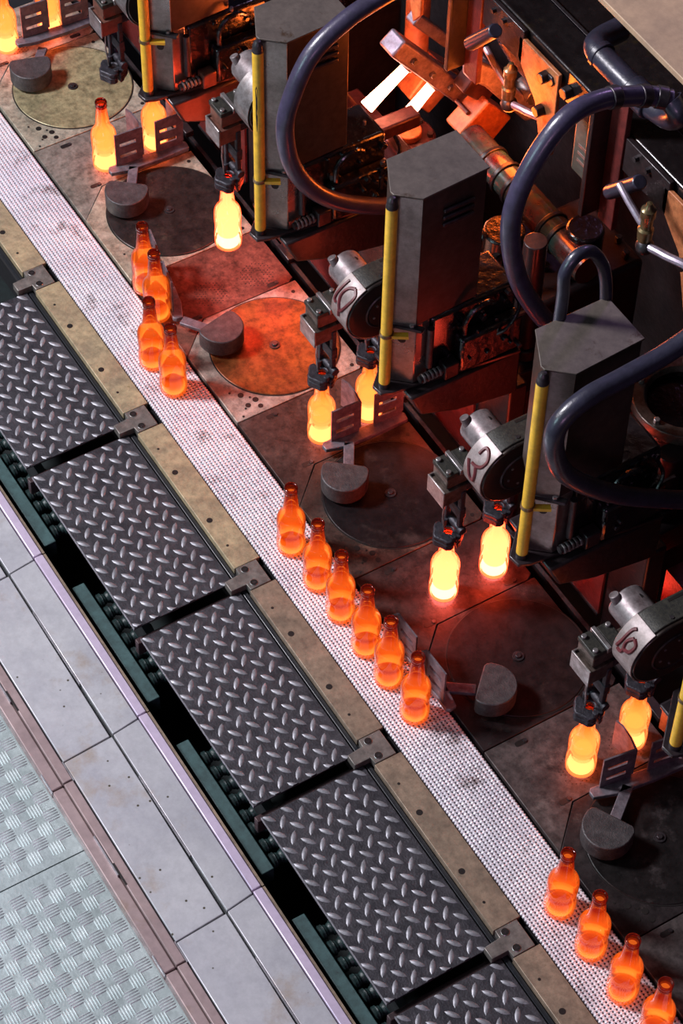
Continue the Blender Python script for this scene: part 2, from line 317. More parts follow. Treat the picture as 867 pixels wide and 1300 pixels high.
# pale steel step in two rows of panels with a lilac trim rail and a pink channel
ZS = -0.12; PP = 0.51
step = bpy.data.objects.new('step_cover', None); C.objects.link(step); step.location = (1.6, -0.65, FZ)
tag(step, 'pale steel step of flat cover panels with lilac trim and pink channel edge', 'step')
so = (1.6, -0.65, FZ)
MB().box(0.2, 3.6, -0.755, -0.545, FZ-0.12, ZS-0.01).build('step_body', M['gutter'], step, so)
for k in range(-2, 3):
    a = 1.604+k*PP; b = a+PP
    MB().prism([(a+0.018, -0.636), (b+0.015, -0.640), (b+0.022, -0.7575), (a+0.025, -0.7575)], ZS-0.010, ZS).build('cover_panel', M['panel'], step, so, 0.0015)
    MB().prism([(a+0.008, -0.565), (b+0.005, -0.565), (b+0.013, -0.631), (a+0.016, -0.631)], ZS-0.010, ZS+0.001).build('cover_panel', M['panel'], step, so, 0.0015)
    MB().box(a+0.003, b, -0.5625, -0.5405, ZS-0.02, ZS+0.004).build('trim_rail', M['rail'], step, so, 0.002)
    tag(MB().box(a+0.003, b, -0.5390, -0.5335, ZS-0.05, ZS+0.001).build('edge_strip', M['bar2'], step, so), 'tarnished narrow strip')
    MB().box(a+0.14, a+0.37, -0.6350, -0.6325, ZS-0.004, ZS+0.0035).build('bright_strip', M['edge'], step, so)
    # outer channel
    MB().box(a+0.072, b+0.069, -0.7830, -0.7605, ZS-0.030, ZS-0.003).build('channel_top', M['pink'], step, so, 0.002)
    MB().box(a+0.072, b+0.069, -0.8120, -0.7840, ZS-0.045, ZS-0.012).build('channel_ledge', M['pink'], step, so, 0.003)
    MB().box(a+0.072, b+0.069, -0.8080, -0.7900, FZ+0.004, ZS-0.046).build('channel_side', M['pink'], step, so, 0.003)
    MB().box(a+0.22, a+0.33, -0.7880, -0.7850, ZS-0.012, ZS-0.003).build('slot_glint', M['edge'], step, so)  # bright strip added as the white reflection along the slot
    MB().box(a+0.30, a+0.36, -0.7845, -0.7800, ZS-0.004, ZS-0.0022).build('slot_shadow', M['hole'], step, so)
    MB().box(a+0.02, a+0.075, -0.8135, -0.8110, ZS-0.018, ZS-0.010).build('joint_clip', M['edge'], step, so)
    MB().box(a+0.02, a+0.075, -0.7606, -0.7585, ZS-0.010, ZS-0.0005).build('joint_clip', M['edge'], step, so)

# gutter, green rails, rollers
gut = MB().box(-0.6, 3.6, -0.545, -0.10, -0.34, -0.33).build('gutter_bed', M['gutter']); tag(gut, None, None, None, 'structure')
glab = ['uppermost green rail in the gutter, cut by the left edge of the picture', 'green rail in the gutter beside the second tread plate from the bottom corner bracket', 'green rail in the gutter beside the long dark rollers in the middle', 'green rail in the gutter at the bottom, below the other rails', 'lowest green rail in the gutter, ending at the frame']
segs = [(0.60, 1.05), (1.13, 1.565), (1.695, 2.075), (2.20, 2.62), (2.72, 3.1)]
segs = [(0.62, 1.055), (1.195, 1.565), (1.695, 2.075), (2.20, 2.62)]
glab = ['green rail in the gutter at the left picture edge, uppermost of four', 'second green rail from the top in the gutter', 'third green rail from the top in the gutter', 'lowest green rail in the gutter, running out of the bottom edge']
for (a, b), lb in zip(segs, glab):
    tag(MB().box(a, b, -0.517, -0.486, -0.20, -0.15).build('green_rail', M['green'], None, (0, 0, 0), 0.002), lb, 'rail', 'green rails in the gutter')
    t = thing('roller_bank', ((a+b)/2, -0.45, -0.25), 'ribbed black rollers beside the '+lb.split(',')[0], 'rollers', 'roller banks in the gutter')
    n = int((b-a-0.03)/0.043)
    for k in range(n):
        x = a+0.05+k*0.043+random.uniform(-.003, .003)
        mb = MB()
        pr = []
        for q in range(22): pr.append((0.014+0.0018*(q % 2)+0.003*math.sin(q*0.8), q*0.0035))
        m = Matrix.Translation((x, -0.478, -0.175)) @ Matrix.Rotation(-PI/2, 4, 'X')
        mb.lathe(pr, (0, 0, 0), 12, m).build('roller', M['roller'], t, t.location)
# dark support frame that carries bars and plates
fr = MB().box(-0.4, 3.4, -0.236, -0.10, -0.10, -0.022).build('support_frame', M['black'], None); tag(fr, 'black steel frame below the tread plates and side bars', 'frame')
for k in range(-1, 6):
    x = 0.941+(k-1)*S
    MB().box(x-0.006, x+0.010, -0.492, -0.237, -0.085, -0.040).build('cross_beam', M['redbeam'], fr, (0, 0, 0), 0.002)
MB().box(-0.4, 3.4, -0.231, -0.2195, -0.05, -0.018).build('edge_seal', M['rubber'], fr, (0, 0, 0), 0.002)
MB().box(-0.4, 3.4, -0.46, -0.44, -0.12, -0.05).build('under_beam', M['black'], fr)

# ------------------------------------------------------------------ diamond tread plates
TP = 0.0446
def tread_plate(k, label):
    a = 0.957+(k-1)*S; b = a+0.502; y0, y1 = -0.487, -0.2345
    t = thing('tread_plate', ((a+b)/2, (y0+y1)/2, -0.020), label, 'tread plate', 'dark diamond tread plates')
    MB().box(a, b, y0, y1, -0.020, -0.015).build('plate', M['tread'], t, t.location, 0.001)
    MB().box(a, b, y0-0.0008, y0+0.0008, -0.021, -0.0142).build('edge_lip', M['lug'], t, t.location)
    mb = MB(); z0 = -0.015
    for i in range(-2, 14):
        for j in range(-2, 8):
            for kd in (0, 1):
                cx = a+0.010+(i+0.5*kd)*TP; cy = y0+0.012+(j+0.5*kd)*TP
                ang = math.radians(38) if kd == 0 else math.radians(142)
                if not (a-0.004 < cx < b+0.004 and y0-0.004 < cy < y1+0.004): continue
                hl, hw = 0.0180, 0.0060
                vs = [(-hl, 0), (-hl*.6, -hw*.72), (0, -hw), (hl*.6, -hw*.72), (hl, 0), (hl*.6, hw*.72), (0, hw), (-hl*.6, hw*.72)]
                tp = [(-hl*.72, 0), (0, -hw*.58), (hl*.72, 0), (0, hw*.58)]
                R = lambda p: rot2(p, ang)
                V = []
                ok = True
                for p in vs:
                    q = R(p); X, Y = cx+q[0], cy+q[1]
                    X = min(max(X, a+0.002), b-0.002); Y = min(max(Y, y0+0.002), y1-0.002); V.append((X, Y, z0))
                for p in tp:
                    q = R(p); X, Y = cx+q[0], cy+q[1]
                    X = min(max(X, a+0.002), b-0.002); Y = min(max(Y, y0+0.002), y1-0.002); V.append((X, Y, z0+0.0022))
                mb.add(V, [(0, 1, 8), (1, 2, 9, 8), (2, 3, 10, 9), (3, 4, 10), (4, 5, 10), (5, 6, 11, 10), (6, 7, 8, 11), (7, 0, 8), (8, 9, 10, 11)])
    tag(mb.build('raised_tread', M['lug'], t, t.location, ang=50), 'worn bright raised lozenges', None, None, 'stuff')
tl = ['topmost dark diamond tread plate, a sliver at the left picture edge', 'dark diamond tread plate second from the top, at the left picture edge', 'dark diamond tread plate in the middle, between the second and third side brackets', 'dark diamond tread plate between the third and fourth side brackets', 'dark diamond tread plate between the fourth and the lowest side bracket', 'lowest dark diamond tread plate, cut by the bottom edge']
for k in range(0, 5): tread_plate(k, tl[k])
tread_plate(5, tl[5])

# ------------------------------------------------------------------ side bars and brackets
bl = ['ochre side bar along the belt, topmost length above the first bracket', 'ochre side bar between the first and second brackets from the top', 'ochre side bar between the second and third brackets', 'brownish side bar between the third and fourth brackets', 'brownish side bar between the fourth and lowest brackets', 'brownish side bar below the lowest bracket']
for k in range(0, 6):
    a = 0.4425+(k-1)*S; b = 0.3705+k*S
    t = thing('side_bar', ((a+b)/2, -0.185, -0.02), bl[k], 'bar', 'side bars along the belt')
    MB().box(a, b, -0.2185, -0.1525, -0.02, 0.0).build('bar', M['bar'] if k < 3 else M['bar2'], t, t.location, 0.0012)
    for j, (dx, rr) in enumerate(((-0.066+0.004, 0.003), (-0.137, 0.0)) if False else ((0.066, 0.0032), (0.148, 0.0072), (0.312, 0.0072), (0.396, 0.0032))):
        MB().cyl((a+dx, -0.199, -0.002), (a+dx, -0.199, 0.0006), rr, None, 14).build('screw_hole', M['hole'], t, t.location)
kl = ['topmost grey T-shaped bracket beside the belt, at the left picture edge', 'second grey T-shaped bracket from the top beside the belt', 'third T-shaped bracket from the top beside the belt', 'fourth T-shaped bracket from the top beside the belt', 'lowest brown-grey T-shaped bracket beside the belt']
br0 = None
for k in range(0, 5):
    x = 0.4065+k*S
    if br0 is None:
        t = thing('t_bracket', (x, -0.2, -0.02), kl[k], 'bracket', 'T-shaped brackets between the side bars')
        MB().prism([(x-.0345, -.163), (x+.0345, -.163), (x+.0345, -.2155), (x+.0165, -.2165), (x+.0165, -.256), (x-.0135, -.256), (x-.0165, -.2165), (x-.0345, -.2155)], -0.02, 0.001).build('bracket_plate', M['bracket'], t, t.location, 0.0012)
        for d in (-0.0213, 0.0205):
            h = MB().cyl((x+d, -0.1995, -0.002), (x+d, -0.1995, 0.0016), 0.0085, None, 16).build('bolt', M['hole'], t, t.location)
            MB().lathe([(0.0085, 0), (0.0095, 0.0008), (0.0085, 0.0016)], (x+d, -0.1995, 0.0006), 16, close=False).build('rim', M['steel'], h, t.location)
            MB().bolt((x+d+.001, -0.1985, 0.0012), 0.0035, 0.0012).build('socket', M['dsteel'], h, t.location)
        br0 = t
    else: dup(br0, (x, -0.2, -0.02), kl[k])

# ------------------------------------------------------------------ the belt of woven wire
bt = thing('conveyor_belt', (1.3, -0.078, -0.012), 'pale woven wire mesh conveyor belt carrying the bottles', 'conveyor belt')
MB().box(-0.5, 3.3, -0.150, -0.006, -0.012, -0.0045).build('belt_bed', M['beltbase'], bt, bt.location)
px, py = 0.0080, 0.0094
nx = int(3.55/px); ny = 15
mb = MB(); ml = MB()
for i in range(nx):
    x = -0.35+i*px
    for j in range(ny):          # one wavy ridge made of short humps
        y = -0.1495+j*py+random.uniform(-.0003, .0003); zj = random.uniform(-0.0005, 0.0002); hx = px*0.29; y1 = min(y+py, -0.0075)
        ym = (y+y1)/2
        vs = [(x-hx, y, -0.0045), (x+hx, y, -0.0045), (x+hx, y1, -0.0045), (x-hx, y1, -0.0045), (x-hx*.6, y+.0004, -.0012), (x+hx*.6, y+.0004, -.0012), (x+hx*.6, ym, zj), (x-hx*.6, ym, zj), (x+hx*.6, y1-.0004, -.0012), (x-hx*.6, y1-.0004, -.0012)]
        mb.add(vs, [(0, 1, 5, 4), (1, 2, 8, 6, 5), (2, 3, 9, 8), (3, 0, 4, 7, 9), (4, 5, 6, 7), (7, 6, 8, 9)])
        w_ = py*0.25
        ml.box(x+hx*.6, x+px-hx*.6, ym-w_, ym+w_, -0.0045, -0.0014)
tag(mb.build('wire_ridges', M['belt'], bt, bt.location, smooth=False), 'pale woven wire ridges', None, None, 'stuff')
tag(ml.build('wire_links', M['belt'], bt, bt.location, smooth=False), 'cross links of the mesh', None, None, 'stuff')

# ------------------------------------------------------------------ deck plates, discs
place = {-1: 'in the top left corner', 0: 'under the two hot bottles at the upper left', 1: 'under the high hanging white-hot bottle', 2: 'under the middle slotted pads', 3: 'under the two yellow-white bottles', 4: 'under the lowest tongs at the right', 5: 'in the bottom right corner'}
dplace = {-1: 'outside the top left corner', 0: 'in the top left corner', 1: 'at the left, second from the top', 2: 'beside the group of four bottles', 3: 'in the middle of the picture', 4: 'behind the last bottles of the row of six', 5: 'at the lower right picture edge', 6: 'cut off by the bottom right corner'}
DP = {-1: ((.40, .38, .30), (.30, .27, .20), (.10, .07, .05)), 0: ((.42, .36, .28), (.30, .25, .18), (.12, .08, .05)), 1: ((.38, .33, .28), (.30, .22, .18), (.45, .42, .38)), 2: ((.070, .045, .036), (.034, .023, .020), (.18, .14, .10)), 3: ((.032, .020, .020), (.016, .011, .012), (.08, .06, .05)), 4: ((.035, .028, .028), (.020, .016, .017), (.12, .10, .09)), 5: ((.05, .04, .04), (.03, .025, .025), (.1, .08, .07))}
DISC = {-1: ((.33, .30, .17), (.24, .21, .12), (.16, .10, .07)), 0: ((.034, .024, .022), (.020, .015, .015), (.09, .07, .05)), 1: ((.30, .10, .025), (.17, .045, .015), (.07, .025, .015)), 2: ((.015, .011, .012), (.008, .006, .007), (.04, .033, .03)), 3: ((.022, .014, .014), (.012, .008, .009), (.05, .035, .03)), 4: ((.018, .015, .015), (.010, .009, .009), (.07, .06, .06)), 5: ((.03, .03, .03), (.02, .02, .02), (.06, .06, .06))}  # orange disc beside the four bottles: hot glow put into its colour
DEAD = {-1: ((.36, .30, .24), (.25, .20, .15), (.12, .08, .06)), 0: ((.26, .24, .20), (.16, .14, .12), (.06, .045, .03)), 1: ((.22, .085, .06), (.13, .045, .032), (.08, .02, .015)), 2: ((.085, .052, .044), (.038, .023, .020), (.13, .10, .09)), 3: ((.055, .034, .030), (.028, .017, .016), (.09, .06, .05)), 4: ((.095, .078, .074), (.050, .038, .037), (.15, .13, .12)), 5: ((.10, .085, .08), (.06, .05, .05), (.13, .11, .1))}  # red plate under the high hanging bottle: glow put into its colour
discw = {-1: 'pale olive', 0: 'dark brown', 1: 'orange glow-tinted', 2: 'black-brown', 3: 'dark reddish', 4: 'near-black', 5: 'dark'}
def deck(i):
    if i > -1: disc_side(i)
    if i < 6: dead_side(i)
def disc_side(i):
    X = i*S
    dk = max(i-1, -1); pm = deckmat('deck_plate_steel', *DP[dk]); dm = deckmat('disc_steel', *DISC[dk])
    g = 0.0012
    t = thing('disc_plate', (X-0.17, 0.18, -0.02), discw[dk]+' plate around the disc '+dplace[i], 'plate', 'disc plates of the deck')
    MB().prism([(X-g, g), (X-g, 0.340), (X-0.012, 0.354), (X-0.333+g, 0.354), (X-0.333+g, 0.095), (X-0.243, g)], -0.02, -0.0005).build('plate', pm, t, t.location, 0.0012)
    for dx, dy, rr in ((-.071, .05, .0075), (-.035, .050, .0070), (-.042, .074, .0075), (-.019, .075, .0065), (-.010, .023, .003), (-.055, .066, .0028), (-.029, .040, .0028), (-.09, .030, .003), (-.30, .33, .005), (-.02, .33, .005)):
        MB().cyl((X+dx, dy, -0.002), (X+dx, dy, 0.0004), rr, None, 14).build('plate_hole', M['hole'], t, t.location)
    # turning disc
    cx, cy = X-0.167, 0.200
    d = thing('turning_disc', (cx, cy, -0.001), discw[dk]+' round turning disc '+dplace[i], 'disc', 'turning discs')
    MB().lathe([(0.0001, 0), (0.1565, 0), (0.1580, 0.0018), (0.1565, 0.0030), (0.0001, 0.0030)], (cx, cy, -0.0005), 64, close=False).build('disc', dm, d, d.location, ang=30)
    MB().lathe([(0.1582, 0), (0.1610, 0), (0.1610, 0.0012), (0.1582, 0.0012)], (cx, cy, -0.0006), 64, close=False).build('groove', M['hole'], d, d.location)
    MB().lathe([(0.0075, 0), (0.0130, 0), (0.0130, 0.003), (0.0075, 0.0032)], (cx, cy, 0.0024), 20, close=False).build('washer', M['dsteel'], d, d.location)
    MB().bolt((cx, cy, 0.0024), 0.0075, 0.007).build('bolt', M['dsteel'], d, d.location, 0.0008)
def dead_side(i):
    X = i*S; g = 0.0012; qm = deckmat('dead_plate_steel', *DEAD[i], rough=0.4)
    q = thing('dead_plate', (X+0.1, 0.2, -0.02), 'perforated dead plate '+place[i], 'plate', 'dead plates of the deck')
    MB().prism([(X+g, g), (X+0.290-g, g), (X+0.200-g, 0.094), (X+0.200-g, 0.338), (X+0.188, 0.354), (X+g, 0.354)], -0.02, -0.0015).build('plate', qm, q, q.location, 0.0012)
    hm = MB()
    for hy in (0.150, 0.281):
        for a in range(-5, 6):
            for b in range(-5, 6):
                ox = (a+0.5*(b % 2))*0.0085; oy = b*0.0078
                if (ox*ox+oy*oy) > 0.043**2 or (ox*ox+oy*oy) < 0.012**2 or (a*7+b*3) % 5 == 0: continue
                hm.cyl((X+0.137+ox, hy+oy, -0.002), (X+0.137+ox, hy+oy, -0.0010), 0.0015, None, 6)
    tag(hm.build('blast_holes', M['hole'], q, q.location, smooth=False), 'two fields of tiny blast holes', None, None, 'stuff')
    for sx, sy in ((0.021, 0.083), (0.190, 0.082), (0.185, 0.30)):
        pts = [(X+sx+0.0065*math.cos(a)*1.0, sy+(0.009 if math.sin(a) > 0 else -0.009)+0.0065*math.sin(a)) for a in [2*PI*k/16+0.01 for k in range(16)]]
        s_ = MB().prism(pts, -0.004, -0.0008).build('slot', M['hole'], q, q.location)
        MB().bolt((X+sx, sy+0.010, -0.0008), 0.0052, 0.0022).build('bolt', M['dsteel'], s_, q.location)
    # slightly proud wear ring segments left by the sweeping pads
    for rr in (0.072, 0.112):
        pts = [(X+0.137+rr*math.cos(a)*1.0, 0.150+rr*1.0*math.sin(a)) for a in [PI*(1.02+0.5*k/16) for k in range(17)]]
        pts = [p for p in pts if p[0] > X+0.004 and p[1] > 0.006]
        if len(pts) > 2:
            inn = [(X+0.137+(p[0]-X-0.137)*(rr-0.016)/rr, 0.150+(p[1]-0.150)*(rr-0.016)/rr) for p in pts]
            tag(MB().prism(pts+inn[::-1], -0.0018, -0.0012).build('wear_ring', qm, q, q.location), 'lighter curved wear line')
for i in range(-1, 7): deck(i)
MB().box(-1.2, 3.4, 0.0, 0.355, -0.32, -0.021).build('deck_body', M['black'])
tag(bpy.data.objects['deck_body'], 'black body of the deck under the plates', 'machine body')
tag(MB().box(-1.2, 3.4, 0.335, 1.6, -0.62, -0.60).build('trim_1', M['black']), None, None, None, 'structure')
tr = thing('trench_rail', (1.2, 0.40, -0.06), 'thin worn rail along the trench behind the deck', 'rail')
MB().box(-1.2, 3.4, 0.395, 0.405, -0.10, -0.045).build('rail', M['dsteel'], tr, tr.location)
for k in range(-2, 7):
    MB().box(k*S+0.05, k*S+0.11, 0.388, 0.412, -0.047, -0.030).build('clamp', M['casting'], tr, tr.location, 0.002)

# ================================================================== BOTTLES
BP = [(0.0270, 0.000), (0.0312, 0.0025), (0.0333, 0.0080), (0.0336, 0.030), (0.0330, 0.045), (0.0318, 0.055), (0.0322, 0.068), (0.0331, 0.085), (0.0333, 0.103), (0.0326, 0.111), (0.0310, 0.118), (0.0275, 0.1255), (0.0230, 0.132), (0.0197, 0.139), (0.0178, 0.152), (0.0160, 0.175), (0.0142, 0.195), (0.0138, 0.201)]
LP = [(0.0138, 0.201), (0.0152, 0.2025), (0.0155, 0.206), (0.0146, 0.208), (0.0146, 0.210), (0.0156, 0.212), (0.0156, 0.217), (0.0145, 0.2195), (0.0125, 0.220), (0.0105, 0.218), (0.0100, 0.205), (0.0105, 0.190)]
def make_bottle(kind):
    o = bpy.data.objects.new('glass_bottle', None); C.objects.link(o); o['category'] = 'bottle'
    g, ft = {'warm': ('glass', 'glassfoot'), 'hot': ('hotglass', 'hotfoot'), 'white': ('whiteglass', 'whitefoot')}[kind]
    MB().lathe(BP, close=False, n=36).build('body', M[g], o, ang=80)
    MB().lathe([(0.0001, .004), (0.0240, 0.005), (0.0275, 0.010), (0.0275, 0.022), (0.021, 0.033 if kind == 'warm' else 0.040), (0.010, 0.037 if kind == 'warm' else 0.046), (0.0001, 0.038 if kind == 'warm' else 0.047)], close=False, n=24).build('foot_glass', M[ft], o, ang=80)
    if kind == 'white': MB().lathe([(0.0001, 0.04), (0.026, 0.042), (0.0265, 0.075), (0.026, 0.10), (0.020, 0.12), (0.011, 0.14), (0.009, 0.19), (0.0001, 0.195)], close=False, n=24).build('inner_glow', M['whitecore'], o, ang=80)
    if kind == 'hot': MB().lathe([(0.0001, 0.047), (0.024, 0.05), (0.0265, 0.075), (0.025, 0.10), (0.016, 0.125), (0.010, 0.14), (0.007, 0.18), (0.0001, 0.185)], close=False, n=24).build('inner_glow', M['hotcore'], o, ang=80)
    MB().lathe(LP, close=False, n=28).build('lip', M['lip'], o, ang=80)
    MB().lathe([(0.0001, 0.196), (0.0096, 0.197), (0.0099, 0.20)], close=False, n=18).build('mouth_glow', M['lipcore' if kind == 'warm' else 'hotlip'], o, ang=80)
    return o
proto = {}
def bottle(kind, loc, label, group=None):
    if kind not in proto: o = proto[kind] = make_bottle(kind); o.location = loc
    else: o = dup(proto[kind], loc, label)
    o['label'] = label; o.rotation_euler = (0, 0, random.uniform(0, 6))
    if group: o['group'] = group
    elif 'group' in o: del o['group']
G1, G2, G3 = 'group of four bottles reaching the belt', 'row of six bottles on the belt', 'last four bottles on the belt'
bottle('warm', (0.573, 0.022, 0), 'orange glowing bottle, topmost of the group of four beside the pale plates', G1)
bottle('warm', (0.667, 0.003, 0), 'orange glowing bottle in front of a pusher pad, second of the group of four', G1)
bottle('warm', (0.797, -0.081, 0), 'orange glowing bottle on the belt, third of the group of four', G1)
bottle('warm', (0.897, -0.078, 0), 'orange glowing bottle on the belt, lowest of the group of four', G1)
for k, x in enumerate((1.449, 1.565, 1.665, 1.773, 1.868, 1.975)):
    bottle('warm', (x, -0.077, 0), ['first and uppermost', 'second', 'third', 'fourth', 'fifth', 'sixth and lowest'][k]+' bottle of the row of six glowing bottles on the belt', G2)
for k, x in enumerate((2.526, 2.637, 2.748, 2.856)):
    bottle('warm', (x, -0.073, 0), ['first and uppermost', 'second', 'third', 'last, bottom-cut'][k]+' bottle of the four orange ones at the lower right of the belt', G3)
HB = 'bottles held by or just released from the takeout tongs'
bottle('hot', (0.137, 0.139, 0), 'hot orange bottle standing left of a slotted pusher pad on the pale dead plate', HB)
bottle('hot', (0.137, 0.284, 0), 'hot orange bottle below the topmost yellow post, behind a slotted pad', HB)
bottle('hot', (-S+0.137, 0.120, 0), 'hot bottle cut by the left edge at the top left corner', HB)
bottle('hot', (-S+0.137, 0.250, 0), 'hot bottle cut by the top edge in the top left corner', HB)
bottle('white', (S+0.137, 0.204, 0.150), 'white-hot bottle hanging high over the red perforated plate', HB)
bottle('white', (S+0.137, 0.334, 0.150), 'white-hot bottle hidden behind the topmost full yellow post', HB)
bottle('hot', (2*S+0.137, 0.150, 0.004), 'hot bottle hanging in tongs in the middle, left of the slotted pad', HB)
bottle('hot', (2*S+0.137, 0.280, 0.004), 'hot bottle in tongs right behind the slotted pad in the middle', HB)
bottle('white', (3*S+0.137, 0.150, 0.008), 'yellow-white hot bottle hanging in the left tongs above the row of six', HB)
bottle('white', (3*S+0.137, 0.284, 0.004), 'yellow-white hot bottle hanging left of the lower full yellow post', HB)
bottle('hot', (4*S+0.137, 0.156, 0.002), 'hot bottle in the lowest tongs standing on perforated plate at the right', HB)
bottle('hot', (4*S+0.137, 0.288, 0.002), 'hot bottle partly behind the pad at the right picture edge', HB)

# ================================================================== PUSHERS
def pusher(i, bc, bang, A, B, arm, label, padz=0.03, fl=1.0):
    """D-shaped block at bc (flat side facing bang), arm, a bar A->B with two slotted pads"""
    X = i*S; t = thing('sweep_pusher', (X+bc[0], bc[1], 0.006), label, 'pusher', 'sweep pushers on the turning discs'); L = t.location
    pts = []
    for k in range(15):
        a = -PI/2+PI*k/14; pts.append((-0.006+0.056*math.cos(a), 0.055*math.sin(a)))
    pts += [(-0.020, 0.0545), (-0.029, 0.050), (-0.033, 0.043), (-0.033, -0.043), (-0.029, -0.050), (-0.020, -0.0545)]
    pts = [(X+bc[0]+q[0], bc[1]+q[1]) for q in (rot2(p, bang) for p in pts)]
    MB().prism(pts, 0.012, 0.060).build('block', M['pusher'], t, L, 0.0025)
    MB().cyl((X+bc[0]+.01, bc[1], 0.003), (X+bc[0]+.01, bc[1], 0.012), 0.022, None, 18).build('hub', M['dsteel'], t, L)
    p0, p1 = Vector((X+arm[0][0], arm[0][1], 0)), Vector((X+arm[1][0], arm[1][1], 0)); d = (p1-p0).normalized(); n = Vector((-d.y, d.x, 0))*0.0125
    MB().prism([tuple((p0-n)[:2]), tuple((p1-n)[:2]), tuple((p1+n)[:2]), tuple((p0+n)[:2])], 0.020, 0.030).build('arm', M['pad'], t, L, 0.0015)
    a, b = Vector((X+A[0], A[1], 0)), Vector((X+B[0], B[1], 0)); d = (b-a).normalized(); n = Vector((d.y, -d.x, 0)); Lb = (b-a).length
    mt = Matrix(((d.x, n.x, 0, a.x), (d.y, n.y, 0, a.y), (0, 0, 1, 0), (0, 0, 0, 1)))     # u along the bar, v away from the bottles
    MB().prism([(-0.002, 0.004), (0.004, -0.004), (Lb-0.004, -0.002), (Lb, 0.004), (Lb-0.002, 0.024), (Lb*0.62, 0.030), (Lb*0.22, 0.030), (0.0, 0.020)], padz-0.012, padz, mt).build('bar', M['pad'], t, L, 0.0015)
    for s0 in (0.022, 0.135):
        u0, u1 = s0, s0+0.074; zb, zt = padz, padz+0.105
        mb = MB()
        # plate with two real slots, open through
        for (z0, z1) in ((zb, zb+0.022), (zb+0.034, zb+0.060), (zb+0.072, zt)): mb.box(u0, u1, 0, 0.004, z0, z1, mt)
        for (z0, z1) in ((zb+0.022, zb+0.034), (zb+0.060, zb+0.072)):
            mb.box(u0, u0+0.012, 0, 0.004, z0, z1, mt); mb.box(u1-0.016, u1, 0, 0.004, z0, z1, mt)
        pd = mb.build('pad', M['pad'], t, L)
        w0 = [(u1, 0.004), (u1-0.001, -0.001), (u1+0.003, -0.030*fl), (u1+0.001, -0.060*fl), (u1-0.006, -0.078*fl), (u1-0.002, -0.080*fl), (u1+0.005, -0.061*fl), (u1+0.007, -0.029*fl), (u1+0.004, 0.004)]
        MB().prism(w0, zb+0.010, zt-0.004, mt).build('flange', M['pad'], pd, L)
    return t
pusher(-1, (.297, .115), math.radians(-18), (.186, .125), (.200, .345), ((.278, .135), (.215, .190)), 'sweep pusher on the pale olive disc in the top left corner', 0.06)
pusher(0, (.303, .112), math.radians(-40), (.180, .125), (.192, .345), ((.282, .135), (.205, .185)), 'sweep pusher holding two hot bottles, on the dark disc at the left')
pusher(1, (.297, .095), math.radians(12), (.190, .022), (-.015, .066), ((.275, .088), (.200, .035)), 'sweep pusher swung out behind the group of four bottles, orange-lit top', fl=0.4)
pusher(2, (.303, .112), math.radians(-40), (.178, .128), (.190, .345), ((.285, .135), (.205, .185)), 'sweep pusher with slotted pads on the black-brown disc in the middle')
pusher(3, (.432, .090), math.radians(44), (.420, -.018), (.195, -.022), ((.405, .062), (.355, -.008)), 'sweep pusher swung out behind the last two bottles of the row of six', fl=0.45)
pusher(4, (.316, .094), math.radians(-62), (.208, .128), (.240, .350), ((.300, .125), (.240, .205)), 'sweep pusher on the near-black disc at the lower right')

